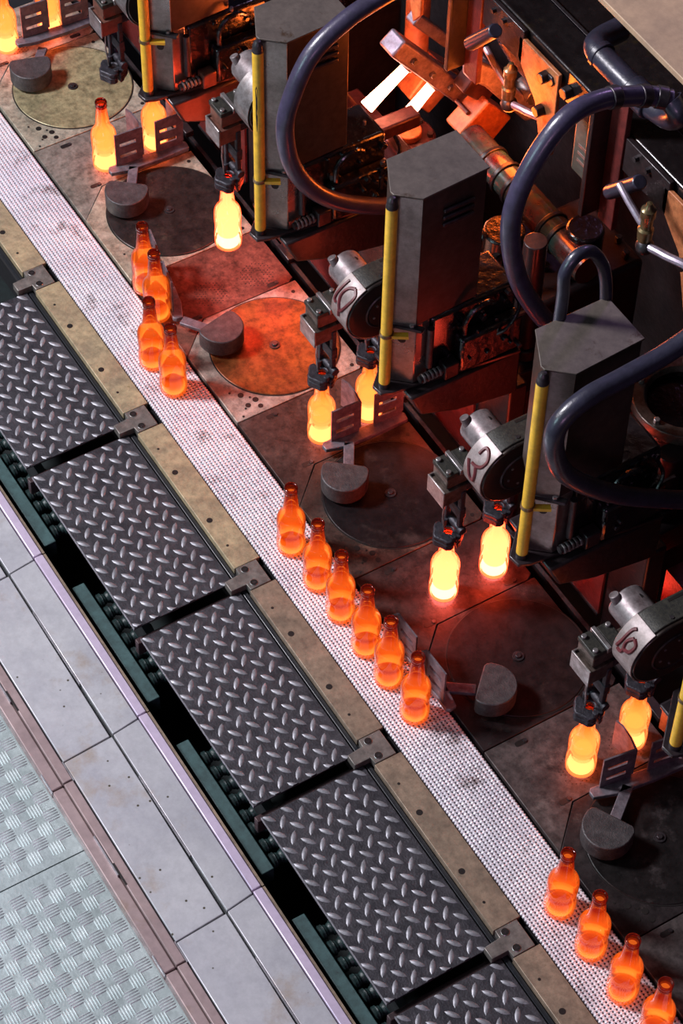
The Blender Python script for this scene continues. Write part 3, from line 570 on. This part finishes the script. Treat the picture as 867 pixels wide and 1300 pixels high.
# ================================================================== TAKEOUT ARMS
def takeout(i, dy, dz, label, number, head='head'):
    X = i*S; t = thing('takeout_arm', (X+0.2, 0.35, 0.40), label, 'takeout arm', 'takeout arms over the deck'); L = t.location
    cy, cz, rr = 0.236+dy, 0.4915+dz, 0.0865
    ye = 0.44 if dz > .05 else 0.50
    prof = [(cy+rr*math.cos(a), cz+rr*math.sin(a)) for a in [PI/2+PI*k/20 for k in range(21)]]+[(ye, cz-rr), (ye, cz+rr)]
    h = MB().prism_x(prof, X+0.177, X+0.232).build('housing', M['greentop'], t, L, 0.002)
    MB().box(X+0.182, X+0.189, 0.262+dy, 0.345+dy, cz+rr-0.002, cz+rr+0.0006).build('slot', M['hole'], h, L)
    for yy in (0.225, 0.36): MB().bolt((X+0.222, yy+dy+0.02, cz+rr-0.001), 0.005, 0.003).build('bolt', M['dsteel'], h, L)
    # painted nose shell
    a0, a1 = math.radians(116), math.radians(262); k = 24; out = [(cy+(rr+0.0022)*math.cos(a0+(a1-a0)*j/k), cz+(rr+0.0022)*math.sin(a0+(a1-a0)*j/k)) for j in range(k+1)]
    inn = [(cy+(rr-0.001)*math.cos(a0+(a1-a0)*j/k), cz+(rr-0.001)*math.sin(a0+(a1-a0)*j/k)) for j in range(k+1)]
    ns = MB().prism_x(out+inn[::-1], X+0.175, X+0.238).build('nose', M['steel'] if number == 'bare' else M['nose'], t, L, 0.001)
    for st in NUM.get(number, []):
        pts = []
        for (ux, ua) in spline([(p[0], p[1], 0) for p in st], 6) and [(p.x, p.y) for p in spline([(p[0], p[1], 0) for p in st], 6)]:
            a = math.radians(122+ua*60); pts.append((X+0.180+ux*0.054, cy+(rr+0.0024)*math.cos(a), cz+(rr+0.0024)*math.sin(a)))
        MB().tube(pts, 0.0042, 6).build('painted_number', M['marking'], ns, L)
    # side cap with ring and screws
    pc = [(cy+rr*0.97*math.cos(a), cz+rr*0.97*math.sin(a)) for a in [PI/2+PI*k/20 for k in range(21)]]+[(0.40+dy, cz-rr*.97), (0.40+dy, cz+rr*.97)]
    cap = MB().prism_x(pc, X+0.232, X+0.241).build('side_cap', M['cap'], t, L, 0.003)
    MX = Matrix.Translation((X+0.240, cy+0.012, cz-0.004)) @ Matrix.Rotation(PI/2, 4, 'Y')
    MB().lathe([(0.050, 0), (0.053, 0.002), (0.050, 0.0045), (0.047, 0.002)], n=32, m=MX, close=False).build('ring', M['dsteel'], cap, L)
    MB().lathe([(0.0001, 0.004), (0.046, 0.004), (0.047, 0.0)], n=32, m=MX, close=False).build('hub_cover', M['cap'], cap, L)
    for q in range(6):
        a = q*PI/3+0.3; p = (X+0.243, cy+0.012+0.034*math.cos(a), cz-0.004+0.034*math.sin(a)); MB().bolt(p, 0.0032, 0.003, (1, 0, 0), 8).build('screw', M['steel'], cap, L)
    # bright cylinder and stub on the far side
    MB().cyl((X+0.112, 0.216+dy, 0.530+dz), (X+0.177, 0.216+dy, 0.530+dz), 0.040, None, 28).build('motor_cylinder', M['motor'], t, L, 0.004)
    MB().cyl((X+0.122, 0.190+dy, 0.548+dz), (X+0.113, 0.185+dy, 0.567+dz), 0.0105, None, 14).build('stub', M['motor'], t, L, 0.001)
    MB().cyl((X+0.143, 0.226+dy, 0.560+dz), (X+0.143, 0.2275+dy, 0.568+dz), 0.006, None, 12).build('port', M['hole'], t, L)
    # head block (moves up with the swing)
    def B(x0, x1, y0, y1, z0, z1, nm, m, par, bv=0.002): return MB().box(X+x0, X+x1, y0+dy, y1+dy, z0+dz, z1+dz).build(nm, m, par, L, bv)
    hb = B(.096, .150, .128, .200, .400, .432, 'head_block', M[head], t)
    B(.094, .152, .126, .156, .432, .445, 'clamp_plate', M['greentop'], hb); B(.094, .152, .170, .202, .432, .445, 'clamp_plate', M['greentop'], hb)
    B(.092, .154, .158, .168, .434, .449, 'ridge', M['steel'], hb, 0.001)
    for bx, by in ((.103, .135), (.143, .135), (.103, .193), (.143, .193)):
        MB().cyl((X+bx, by+dy, .444+dz), (X+bx, by+dy, .451+dz), 0.0058, None, 12).build('bolt', M['steel'], hb, L, 0.001)
    B(.118, .180, .196, .235, .408, .442, 'link', M[head], hb)
    u = B(.098, .156, .118, .176, .352, .396, 'bracket', M[head], t)
    B(.096, .158, .116, .120, .350, .402, 'bracket_lip', M['steel'], u, 0.001); B(.094, .098, .116, .178, .350, .402, 'bracket_lip', M['steel'], u, 0.001)
    B(.118, .154, .170, .310, .372, .394, 'cross_bar', M['tong'], t)
    for yy, nm in ((0.150, 'tongs'), (0.280, 'tongs')):
        y = yy+dy; z = 0.202+dz; x = X+0.137
        mb = MB()
        for sgn in (-1, 1):
            pts = []
            for q in range(0, 11):
                a = PI*(q/10)*0.96+0.06
                ro = 0.0345+0.0028*math.sin(q*1.7+sgn)
                pts.append((x+ro*math.cos(a)*0.95, y+sgn*ro*math.sin(a)))
            for q in range(10, -1, -1):
                a = PI*(q/10)*0.96+0.06
                pts.append((x+0.0165*math.cos(a), y+sgn*0.0165*math.sin(a)))
            mb.prism(pts, z, z+0.0195)
            k_ = 0.0100/0.0165; up = pts[:11]+[(x+(p[0]-x)*k_, y+(p[1]-y)*k_) for p in pts[11:]]
            mb.prism(up, z+0.0190, z+0.032)
        tg = mb.build('tongs', M['tong'], t, L, 0.003)
        mb = MB()
        mb.box(x-0.030, x-0.018, y+0.004, y+0.016, z+0.02, z+0.175); mb.box(x+0.010, x+0.022, y+0.012, y+0.024, z+0.02, z+0.175)
        mb.box(x-0.032, x+0.024, y+0.010, y+0.026, z+0.085, z+0.118)
        mb.build('tong_arms', M['tong'], tg, L, 0.002)
        mb = MB(); mb.cyl((x-0.035, y+0.018, z+0.045), (x+0.03, y+0.018, z+0.045), 0.010, None, 12); mb.cyl((x+0.026, y-0.004, z+0.028), (x+0.026, y-0.004, z+0.042), 0.007, None, 8); mb.cyl((x-0.020, y+0.004, z+0.028), (x-0.020, y+0.004, z+0.05), 0.008, None, 8)
        mb.build('tong_pivot', M['tong'], tg, L, 0.001)
        MB().tube([(x-.004, y-.010, z+.175), (x-.004, y-.014, z+.09), (x-.002, y-.010, z+.035)], 0.0022, 6).build('air_pin', M['steel'], tg, L)
    return t
NUM = {
 '10': [[(.18, .05), (.12, .3), (.06, .62), (.20, .72)], [(.70, .08), (.42, .20), (.30, .45), (.45, .72), (.62, .78), (.86, .50), (.95, .22), (.70, .08)], [(.50, .76), (.52, .98)]],
 '8': [[(.36, .30), (.42, .10), (.66, .12), (.88, .28), (.80, .48), (.55, .58), (.30, .60)], [(.55, .58), (.66, .76), (.62, .98), (.42, .98), (.20, .72)], [(.20, .72), (.08, .58)]],
 '19': [[(.40, .12), (.28, .22), (.20, .55), (.10, .75)], [(.58, .30), (.40, .48), (.46, .66), (.72, .62), (.82, .40), (.60, .30)], [(.46, .66), (.36, .80), (.16, .80)]],
}
takeout(0, .030, .085, 'takeout arm with empty raised tongs, above the pale olive disc', 'bare', 'headred')
takeout(1, .060, .145, 'takeout arm with bare steel nose holding the high white-hot bottle', 'bare', 'headred')
takeout(2, 0, 0, 'takeout arm whose white nose has a large red 10 with oval zero', '10')
takeout(3, 0, .003, 'takeout arm with curly red number on white nose, above two yellow-white bottles', '8')
takeout(4, .004, .006, 'takeout arm with small dark red number at the lower right', '19')

# ================================================================== CABINETS, POSTS, VALVE BANKS
CAB = [(.307, .194), (.306, .356), (.425, .356), (.433, .197), (.396, .155)]
def station(i, cabl, postl, valvel, vent=True):
    X = i*S
    if cabl:
        t = thing('control_cabinet', (X+.37, .26, .458), cabl, 'cabinet', 'control cabinets behind the yellow posts'); L = t.location
        P = [(X+a, b) for a, b in CAB]
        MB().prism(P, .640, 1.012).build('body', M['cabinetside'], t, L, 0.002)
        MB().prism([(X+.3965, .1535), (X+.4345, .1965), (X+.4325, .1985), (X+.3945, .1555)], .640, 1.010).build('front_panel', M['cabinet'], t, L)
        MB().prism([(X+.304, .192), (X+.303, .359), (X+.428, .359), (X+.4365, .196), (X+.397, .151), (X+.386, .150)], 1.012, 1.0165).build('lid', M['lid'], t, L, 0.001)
        if vent:
            v = MB()
            for q in range(3): v.box(X+.4290, X+.4355, .250, .325, .905+q*.020, .916+q*.020)
            v.build('vent', M['dsteel'], t, L, 0.003)
        c = MB().prism([(X+.396, .157), (X+.433, .199), (X+.430, .235), (X+.388, .235), (X+.380, .175)], .457, .640).build('lower_column', M['cabinet'], t, L, 0.002)
        MB().cyl((X+.4135, .1775, .592), (X+.4155, .1757, .592), .0085, None, 14).build('hole', M['hole'], c, L)
        g = MB().prism([(X+.399, .150), (X+.452, .200), (X+.445, .212), (X+.390, .165)], .632, .640).build('gusset', M['dsteel'], t, L, 0.001)
        MB().bolt((X+.430, .190, .640), .0055, .006).build('bolt', M['steel'], g, L)
    if postl:
        t = thing('guard_post', (X+.406, .143, .456), postl, 'post', 'yellow guard posts'); L = t.location; x, y = X+.406, .1425
        MB().cyl((x, y, .470), (x, y, .996), .0125, None, 24).build('tube', M['yellow'], t, L)
        MB().cyl((x, y, .452), (x, y, .470), .0128, None, 24).build('foot', M['dsteel'], t, L)
        MB().lathe([(.0128, 0), (.0130, .004), (.0112, .007), (.0115, .014), (.0100, .021), (.0060, .027), (.0001, .029)], (x, y, .994), 24, close=True).build('ball_cap', M['dsteel'], t, L)
        if i == 1:
            A = [math.radians(-58), math.radians(-44)]
            zz = [.775, .80, .83, .86, .895, .905]; ww = [.15, .5, .8, .6, .9, .1]
            vs = []
            for z_, w_ in zip(zz, ww):
                for sg in (-1, 1):
                    a_ = math.radians(-50)+sg*w_*math.radians(13); vs.append((x+.01262*math.cos(a_), y+.01262*math.sin(a_), z_))
            sm = MB(); sm.add(vs, [(2*q, 2*q+1, 2*q+3, 2*q+2) for q in range(5)]); tag(sm.build('scratch', M['hole'], t, L), 'long black scratch in the paint')
        r_ = MB().lathe([(.0127, 0), (.0150, 0), (.0150, .009), (.0127, .009)], (x, y, .618), 24, close=False).build('clip', M['brass'], t, L)
        MB().prism([(x+.004, y+.011), (x+.014, y+.003), (x+.034, y+.034), (x+.022, y+.040)], .616, .624).build('clip_tab', M['yellow'], r_, L)
    t = thing('valve_bank', (X+.36, .33, .30), valvel, 'valve bank', 'oily valve banks on shelves'); L = t.location
    MB().prism([(X+.394, .120), (X+.422, .124), (X+.432, .150), (X+.470, .455), (X+.300, .455), (X+.300, .215)], .446, .4555).build('shelf', M['casting'], t, L, 0.002)
    MB().prism_x([(.175, .446), (.205, .375), (.30, .335), (.44, .305), (.462, .305), (.462, .446)], X+.305, X+.462).build('casting', M['casting'], t, L, 0.006)
    MB().box(X+.337, X+.455, .448, .498, -.58, .306).build('pedestal', M['casting'], t, L, 0.006)
    pl = MB().prism_y([(X+.085, -.045), (X+.335, -.045), (X+.335, .33), (X+.31, .36), (X+.19, .16)], .440, .446).build('splash_sheet', M['redpanel'], t, L)
    MB().box(X+.085, X+.335, .4375, .4400, -.048, -.041).build('sheet_edge', M['dsteel'], pl, L)
    MB().box(X+.312, X+.428, .240, .460, .456, .632).build('valve_body', M['oily'], t, L, 0.010)
    MB().box(X+.428, X+.462, .300, .458, .456, .560).build('valve_block', M['oily'], t, L, 0.008)
    b1 = MB().box(X+.432, X+.462, .262, .298, .456, .498).build('port_block', M['headred'] if i == 0 else M['casting'], t, L, 0.003)  # topmost port block has the red glow put into its colour
    MB().cyl((X+.447, .205, .478), (X+.447, .262, .478), .0085, None, 12).build('nipple', M['dsteel'], b1, L)
    n = MB()
    for q in range(5): n.cyl((X+.447, .212+q*.010, .478), (X+.447, .217+q*.010, .478), .0125, None, 6)
    n.build('nut', M['steel'], b1, L, 0.0008)
    MB().tube(spline([(X+.447, .315, .56), (X+.450, .315, .605), (X+.452, .335, .635), (X+.452, .365, .640), (X+.447, .385, .625)], 6), .0065, 10).build('bent_pipe', M['oily'], t, L)
    MB().cyl((X+.440, .232, .50), (X+.440, .232, .62), .008, None, 12).build('rod', M['dsteel'], t, L)
    lb = MB(); lb.box(X+.460, X+.466, .425, .431, .500, .570); lb.box(X+.460, X+.466, .425, .470, .566, .572); lb.build('angle_piece', M['dsteel'], t, L)
    rn = random.Random(50+i)
    for q in range(26):
        yy = rn.uniform(.27, .45); zz = rn.uniform(.47, .63); face = rn.random()
        p = (X+.462 if zz < .56 and yy > .3 else X+.428, yy, zz)
        if face < .4: p = (X+rn.uniform(.33, .455), yy, .56 if rn.random() < .6 else .64); MB().bolt(p, rn.uniform(.004, .008), rn.uniform(.006, .016)).build('bolt', M['oily'] if q % 3 else M['steel'], t, L, 0.001)
        else: MB().bolt(p, rn.uniform(.004, .009), rn.uniform(.005, .015), (1, 0, 0)).build('bolt', M['oily'] if q % 4 else M['dsteel'], t, L, 0.001)
    for q in range(1):
        yy = rn.uniform(.3, .43)
        MB().tube(spline([(X+.455, yy, .50+rn.random()*.05), (X+.475, yy+.02, .56), (X+.468, yy+.05, .60), (X+.43, yy+.06, .61)], 5), .0045, 8).build('oil_line', M['oily'], t, L)
    return t
station(-1, None, None, 'oily valve bank cut by the top edge at the upper left')
station(0, 'worn grey cabinet column, topmost, beside the first yellow post', 'worn yellow guard post, topmost and cut by the top edge', 'red-lit valve bank with a shiny hex nozzle beside the topmost post', False)
station(1, 'tall grey cabinet behind the looping hose near the top', 'yellow guard post with long black scratch, second from the top', 'black oily valve bank below the cabinet near the top')
station(2, 'grey cabinet with rust-stained lid in the upper middle', 'tall yellow guard post in the middle, third from the top', 'black oily valve bank below the rust-stained cabinet')
station(3, 'dark grey cabinet between two hoses at the right', 'yellow guard post left of the lower right cabinet, fourth from the top', 'black oily valve bank below the lower right cabinet')
station(4, None, 'lowest yellow guard post, cut by the right picture edge', 'valve bank at the right picture edge beside the lowest yellow post')

# ================================================================== HOSES
def hose(pts, rr, label, m='hose', bands=()):
    t = thing('rubber_hose', pts[0], label, 'hose', 'thick black rubber hoses'); sp = spline(pts, 12)
    MB().tube(sp, rr, 20).build('hose', M[m], t, t.location)
    for k in bands:
        d = (sp[min(k+2, len(sp)-1)]-sp[k]).normalized()*0.011
        MB().cyl(sp[k]-d, sp[k]+d, rr*1.14, None, 20).build('clamp', M['dsteel'], t, t.location, 0.002)
hose([(1.04, .46, 1.125), (1.04, .392, 1.114), (1.04, .297, 1.087), (1.04, .212, 1.028), (1.04, .161, .921), (1.04, .149, .837), (1.04, .169, .730), (1.04, .225, .629), (1.04, .308, .551), (1.04, .44, .478), (1.04, .58, .44)], .0200, 'thick dark hose looping in front of the topmost full cabinet', 'hose')
hose([(1.68, .640, 1.215), (1.66, .601, 1.226), (1.65, .504, 1.256), (1.65, .423, 1.254), (1.65, .365, 1.200), (1.65, .319, 1.108), (1.65, .305, 1.007), (1.65, .330, .871), (1.65, .379, .752), (1.65, .45, .64), (1.65, .56, .56)], .0205, 'thick grey-blue hose falling from the elbow at the upper right', 'hose', (6, 14, 22))
hose([(2.10, .55, 1.12), (2.10, .41, 1.068), (2.10, .340, 1.047), (2.10, .252, 1.036), (2.10, .174, 1.027), (2.10, .119, .992), (2.10, .110, .929), (2.10, .141, .832), (2.10, .216, .737), (2.10, .323, .639), (2.10, .497, .515), (2.10, .6, .45)], .0200, 'thick dark hose looping in front of the lower right cabinet', 'hose2')
hose([(1.90, .250, .95), (1.90, .252, 1.074), (1.90, .250, 1.135), (1.90, .272, 1.170), (1.90, .305, 1.165), (1.90, .335, 1.120), (1.90, .352, 1.06), (1.90, .365, .95)], .0125, 'short arched hose with orange sheen behind the lower right cabinet', 'hose2')

# ================================================================== BACK OF THE MACHINE
# white-hot parisons swung by the invert arm, and the moulds around
def along(p0, p1, w, th, X):      # bar in the plane x = const between two (y, z) points
    a, b = Vector(p0), Vector(p1); d = (b-a).normalized(); n = Vector((-d.y, d.x))*w/2
    return [tuple(a-n), tuple(b-n), tuple(b+n), tuple(a+n)]
for (a, b, lb) in (((.590, .415), (.697, .491), 'upper white-hot tapered parison between the moulds'), ((.683, .310), (.775, .398), 'lower white-hot tapered parison between the moulds')):
    o = MB().tube([(.67, a[0]+(b[0]-a[0])*k/6, a[1]+(b[1]-a[1])*k/6) for k in range(7)], [.0180, .0168, .0155, .0145, .0138, .0132, .0130], 20).build('parison', M['parison'])
    tag(o, lb, 'parison', 'pair of white-hot parisons')
inv = thing('invert_arm', (.66, .80, .40), 'violet-grey invert arm above the white-hot parisons', 'arm'); L = inv.location
MB().prism_x(along((.655, .590), (.895, .300), .050, 0, 0), .640, .700).build('ring_bar', M['violet'], inv, L, 0.006)
MB().prism_x(along((.73, .615), (.95, .36), .030, 0, 0), .625, .660).build('rail', M['violet'], inv, L, 0.004)
for q in ((.705, .505), (.785, .410)):
    MB().cyl((.67, q[0]-.012, q[1]-.010), (.67, q[0]+.022, q[1]+.016), .021, .024, 18).build('neck_ring', M['violet'], inv, L, 0.002)
for k in range(4):
    MB().bolt((.70, .70+k*.055, .535-k*.066), .009, .010, (1, 0, 0)).build('bolt', M['steel'], inv, L, 0.001)
mc = thing('mould_clamp', (.80, .90, .40), 'grey toothed clamp arm right of the parisons', 'clamp'); L = mc.location
MB().prism_x([(.765, .600), (.800, .590), (.850, .545), (.900, .47), (.965, .38), (1.03, .34), (1.02, .31), (.945, .335), (.88, .42), (.82, .50), (.77, .545)], .800, .835).build('clamp_arm', M['violet'], mc, L, 0.006)
MB().prism_x([(.88, .58), (.93, .57), (.99, .47), (1.02, .42), (.985, .40), (.93, .48)], .770, .800).build('finger', M['violet'], mc, L, 0.006)
MB().cyl((.79, .955, .42), (.85, .955, .42), .022, None, 16).build('pivot', M['steel'], mc, L, 0.002)
def mould(p, X0, X1, lb, m='mould'):
    t = thing('mould_half', (X0, p[0][0], p[2][1]), lb, 'mould', 'orange-lit mould halves'); L = t.location
    MB().prism_x(p, X0, X1).build('block', M[m], t, L, 0.005)
    c = ((p[0][0]+p[1][0]+p[2][0]+p[3][0])/4, (p[0][1]+p[1][1]+p[2][1]+p[3][1])/4)
    mb = MB()
    for k in (.5,):
        a = (p[0][0]*(1-k)+p[3][0]*k, p[0][1]*(1-k)+p[3][1]*k); mb.cyl((X0-.008, a[0]-.004, a[1]+.004), (X1-.02, a[0]-.004, a[1]+.004), .006, None, 10)
    mb.build('hinge', M['moulddark'], t, L, 0.001)
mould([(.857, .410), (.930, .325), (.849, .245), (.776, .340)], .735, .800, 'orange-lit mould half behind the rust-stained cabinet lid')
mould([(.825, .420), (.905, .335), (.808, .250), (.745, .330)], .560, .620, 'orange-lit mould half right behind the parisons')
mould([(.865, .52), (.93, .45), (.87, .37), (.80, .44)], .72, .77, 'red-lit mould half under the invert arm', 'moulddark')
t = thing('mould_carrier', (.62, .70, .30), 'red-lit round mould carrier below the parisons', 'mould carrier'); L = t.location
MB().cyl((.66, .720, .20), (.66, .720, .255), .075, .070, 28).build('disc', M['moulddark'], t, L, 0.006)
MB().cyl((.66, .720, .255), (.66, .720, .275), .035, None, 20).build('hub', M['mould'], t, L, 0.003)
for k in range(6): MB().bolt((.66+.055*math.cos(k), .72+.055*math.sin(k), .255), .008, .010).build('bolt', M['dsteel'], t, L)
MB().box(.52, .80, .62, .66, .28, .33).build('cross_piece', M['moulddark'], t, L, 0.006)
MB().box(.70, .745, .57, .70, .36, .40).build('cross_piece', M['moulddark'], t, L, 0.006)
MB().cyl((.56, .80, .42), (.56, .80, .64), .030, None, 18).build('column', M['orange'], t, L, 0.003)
# block behind the topmost cabinet
for i in (-1, 0, 2, 3, 4):
    X = i*S; t = thing('blank_mould_unit', (X+.15, .8, 0), ['dark blank mould unit in the top edge shadows', 'dark blank mould unit behind the topmost post', '', 'dark blank mould unit behind the rust-stained cabinet', 'dark blank mould unit behind the lower right cabinet', 'dark blank mould unit at the right picture edge'][i+1], 'mould unit', 'dark blank mould units'); L = t.location
    MB().box(X+.02, X+.27, .62, .95, -.2, .30).build('body', M['casting'], t, L, 0.012)
    MB().cyl((X+.10, .66, .30), (X+.10, .66, .40), .055, .050, 24).build('mould_top', M['oily'], t, L, 0.006)
    MB().cyl((X+.22, .80, .30), (X+.22, .80, .44), .045, .045, 24).build('mould_top', M['oily'], t, L, 0.006)
    rn = random.Random(i)
    for q in range(12): MB().bolt((X+rn.uniform(.04, .25), rn.uniform(.64, .93), .30), .010, .02).build('bolt', M['oily'], t, L, 0.001)
    for q in range(3): MB().tube(spline([(X+.05+q*.07, .63, .2), (X+.05+q*.07, .60, .28), (X+.06+q*.07, .62, .36), (X+.06+q*.07, .70, .38)], 5), .010, 8).build('oil_line', M['oily'], t, L)
# oily pipe with bands
t = thing('banded_pipe', (1.15, .765, .40), 'thick shiny oily pipe with dark bands, red and teal lit', 'pipe'); L = t.location
MB().cyl((.86, .765, .385), (1.36, .765, .385), .040, None, 28).build('pipe', M['pipe'], t, L)
for x in (.955, 1.015, 1.06, 1.205, 1.245): MB().cyl((x-.006, .765, .385), (x+.006, .765, .385), .045, None, 28).build('band', M['rubber'], t, L, 0.002)
# upright guide posts with clamp blocks
for (x, y, zt, lb) in ((1.362, .600, .566, 'dark upright guide post with clamp block, left of the lower right cabinet'), (1.905, .600, .40, 'dark upright guide post with bolted clamp at the right edge')):
    t = thing('guide_post', (x, y, -.4), lb, 'post', 'upright guide posts'); L = t.location
    MB().cyl((x, y, .20), (x, y, zt), .027, None, 20).build('post', M['casting'], t, L, 0.002)
    MB().cyl((x, y, .20), (x, y, .235), .036, None, 20).build('collar', M['casting'], t, L, 0.003)
    MB().cyl((x, y, -.5), (x, y, .12), .026, None, 20).build('lower_post', M['redpanel'], t, L, 0.002)
    b = MB().box(x-.055, x+.055, y-.055, y+.05, .12, .20).build('clamp_block', M['casting'], t, L, 0.005)
    MB().bolt((x-.03, y-.055, .16), .011, .012, (0, -1, 0)).build('bolt', M['redpanel'], b, L, 0.001)
t = tag(MB().box(1.99, 2.05, .57, .63, -.2, .10).build('red_block', M['redpanel']), 'red-lit square block beside the right-edge guide post', 'block')
# long oily beams
t = thing('long_beam', (1.3, .8, .8), 'long black oily beam crossing the upper right corner', 'beam'); L = t.location
MB().box(.2, 3.0, .705, .80, .86, .95).build('beam', M['beam'], t, L, 0.006)
MB().box(.2, 3.0, .815, .96, .84, .935).build('beam', M['beam'], t, L, 0.006)
MB().box(.2, 3.0, .803, .812, .90, .945).build('edge_strip', M['dsteel'], t, L, 0.001)
for x in (1.35, 1.30-.0): MB().bolt((x-.06, .705, .90), .016, .02, (0, -1, 0)).build('bolt', M['casting'], t, L, 0.002)
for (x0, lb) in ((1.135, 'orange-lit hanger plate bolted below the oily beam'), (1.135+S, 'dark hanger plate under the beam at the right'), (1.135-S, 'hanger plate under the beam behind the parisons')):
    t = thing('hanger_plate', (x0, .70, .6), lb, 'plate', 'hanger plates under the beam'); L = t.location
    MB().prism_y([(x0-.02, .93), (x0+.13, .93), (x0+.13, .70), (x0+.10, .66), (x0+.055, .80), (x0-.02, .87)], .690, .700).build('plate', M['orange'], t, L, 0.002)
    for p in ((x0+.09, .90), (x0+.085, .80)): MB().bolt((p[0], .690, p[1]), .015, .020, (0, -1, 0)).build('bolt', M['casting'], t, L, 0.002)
for (x0, lb) in ((.93, 'dark U-shaped hanger with round handle near the top edge'), (.93+S, 'dark U-shaped hanger with round handle left of the long beam')):
    t = thing('handle_hanger', (x0, .66, .7), lb, 'hanger', 'U-shaped hangers'); L = t.location
    MB().box(x0-.020, x0-.006, .640, .700, .70, 1.05).build('upright', M['casting'], t, L, 0.002)
    MB().box(x0-.006, x0+.045, .685, .700, .68, 1.05).build('back_plate', M['redpanel'], t, L, 0.002)
    MB().box(x0+.045, x0+.20, .690, .702, .86, .95).build('side_plate', M['casting'], t, L, 0.002)
    MB().cyl((x0+.075, .640, .845), (x0+.165, .640, .950), .0165, None, 16).build('handle', M['hose2'], t, L, 0.003)
    for q in (0, 1): MB().bolt((x0+.09+q*.04, .69, .93), .007, .01, (0, -1, 0)).build('bolt', M['dsteel'], t, L)
# pale plate in the top right corner
tag(MB().box(.3, 3.2, .668, 1.5, 1.235, 1.25).build('pale_cover_plate', M['tan'], None, (0, 0, 0), 0.002), 'large pale tan plate across the top right corner', 'plate')
# elbow of the air line
t = thing('pipe_elbow', (1.45, .67, 1.1), 'black elbow fitting that feeds the hose at the upper right', 'pipe fitting'); L = t.location
MB().tube(spline([(1.36, .76, 1.10), (1.375, .70, 1.11), (1.40, .67, 1.12), (1.44, .665, 1.12), (1.54, .665, 1.12)], 6), .026, 18).build('elbow', M['hose2'], t, L)
MB().cyl((1.535, .665, 1.12), (1.60, .665, 1.12), .031, None, 18).build('socket', M['hose2'], t, L, 0.003)
MB().cyl((1.415, .667, 1.12), (1.43, .667, 1.12), .030, None, 18).build('collar', M['hose2'], t, L, 0.002)
MB().tube(spline([(1.60, .665, 1.12), (1.66, .662, 1.14), (1.70, .65, 1.19), (1.68, .640, 1.215)], 6), .024, 18).build('bend', M['hose2'], t, L)
# small brass-coloured fittings on thin pipes
for (x, y, z, lb) in ((1.015, .75, .735, 'small upright valve with thin pipe left of the orange-lit plate'), (1.712, .60, .97, 'small brass valve with thin pipe under the long beam at right')):
    t = thing('small_valve', (x, y, z-.1), lb, 'valve', 'small upright valves'); L = t.location
    MB().lathe([(.015, -.09), (.017, -.06), (.013, -.055), (.013, -.03), (.016, -.025), (.016, -.005), (.010, .0), (.006, .012), (.0001, .014)], (x, y, z), 16).build('valve_body', M['brass'], t, L)
    MB().sphere((x+.005, y, z-.105), .020).build('joint', M['dsteel'], t, L)
    MB().tube(spline([(x+.01, y, z-.10), (x+.06, y+.01, z-.09), (x+.12, y+.03, z-.09), (x+.15, y+.02, z-.14)], 6), .009, 10).build('pipe', M['violet'], t, L)
    MB().tube([(x-.01, y, z-.06), (x-.06, y-.005, z-.03), (x-.10, y, z-.02)], .008, 10).build('pipe', M['violet'], t, L)
# dark back wall of the machine so that gaps read as depth
tag(MB().box(-1.4, 3.4, 1.25, 1.30, -.6, .84).build('wall_back', M['casting']), None, None, None, 'structure')
# dark green terminal box and ring casting among the shadows at the right
t = thing('terminal_box', (1.24, .80, .60), 'dark green box with three slots below the oily beam', 'box'); L = t.location
MB().box(1.205, 1.275, .800, .850, .56, .862).build('case', M['green'], t, L, 0.004)
for q in range(3): MB().box(1.225, 1.258, .7985, .8000, .60+q*.022, .607+q*.022).build('slot', M['steel'], t, L)
t = thing('ring_casting', (1.81, .70, .40), 'brown ring casting behind the looping hose at the right edge', 'casting'); L = t.location
MB().lathe([(.085, 0), (.115, 0), (.118, .012), (.115, .030), (.088, .030), (.082, .018)], (1.81, .70, .40), 40, close=False).build('ring', M['head'], t, L, 0.002)
MB().cyl((1.81, .70, .33), (1.81, .70, .402), .084, None, 32).build('well', M['oily'], t, L)
for q in range(5): MB().bolt((1.81+.10*math.cos(q*1.25), .70+.10*math.sin(q*1.25), .43), .008, .012).build('bolt', M['steel'], t, L, 0.001)
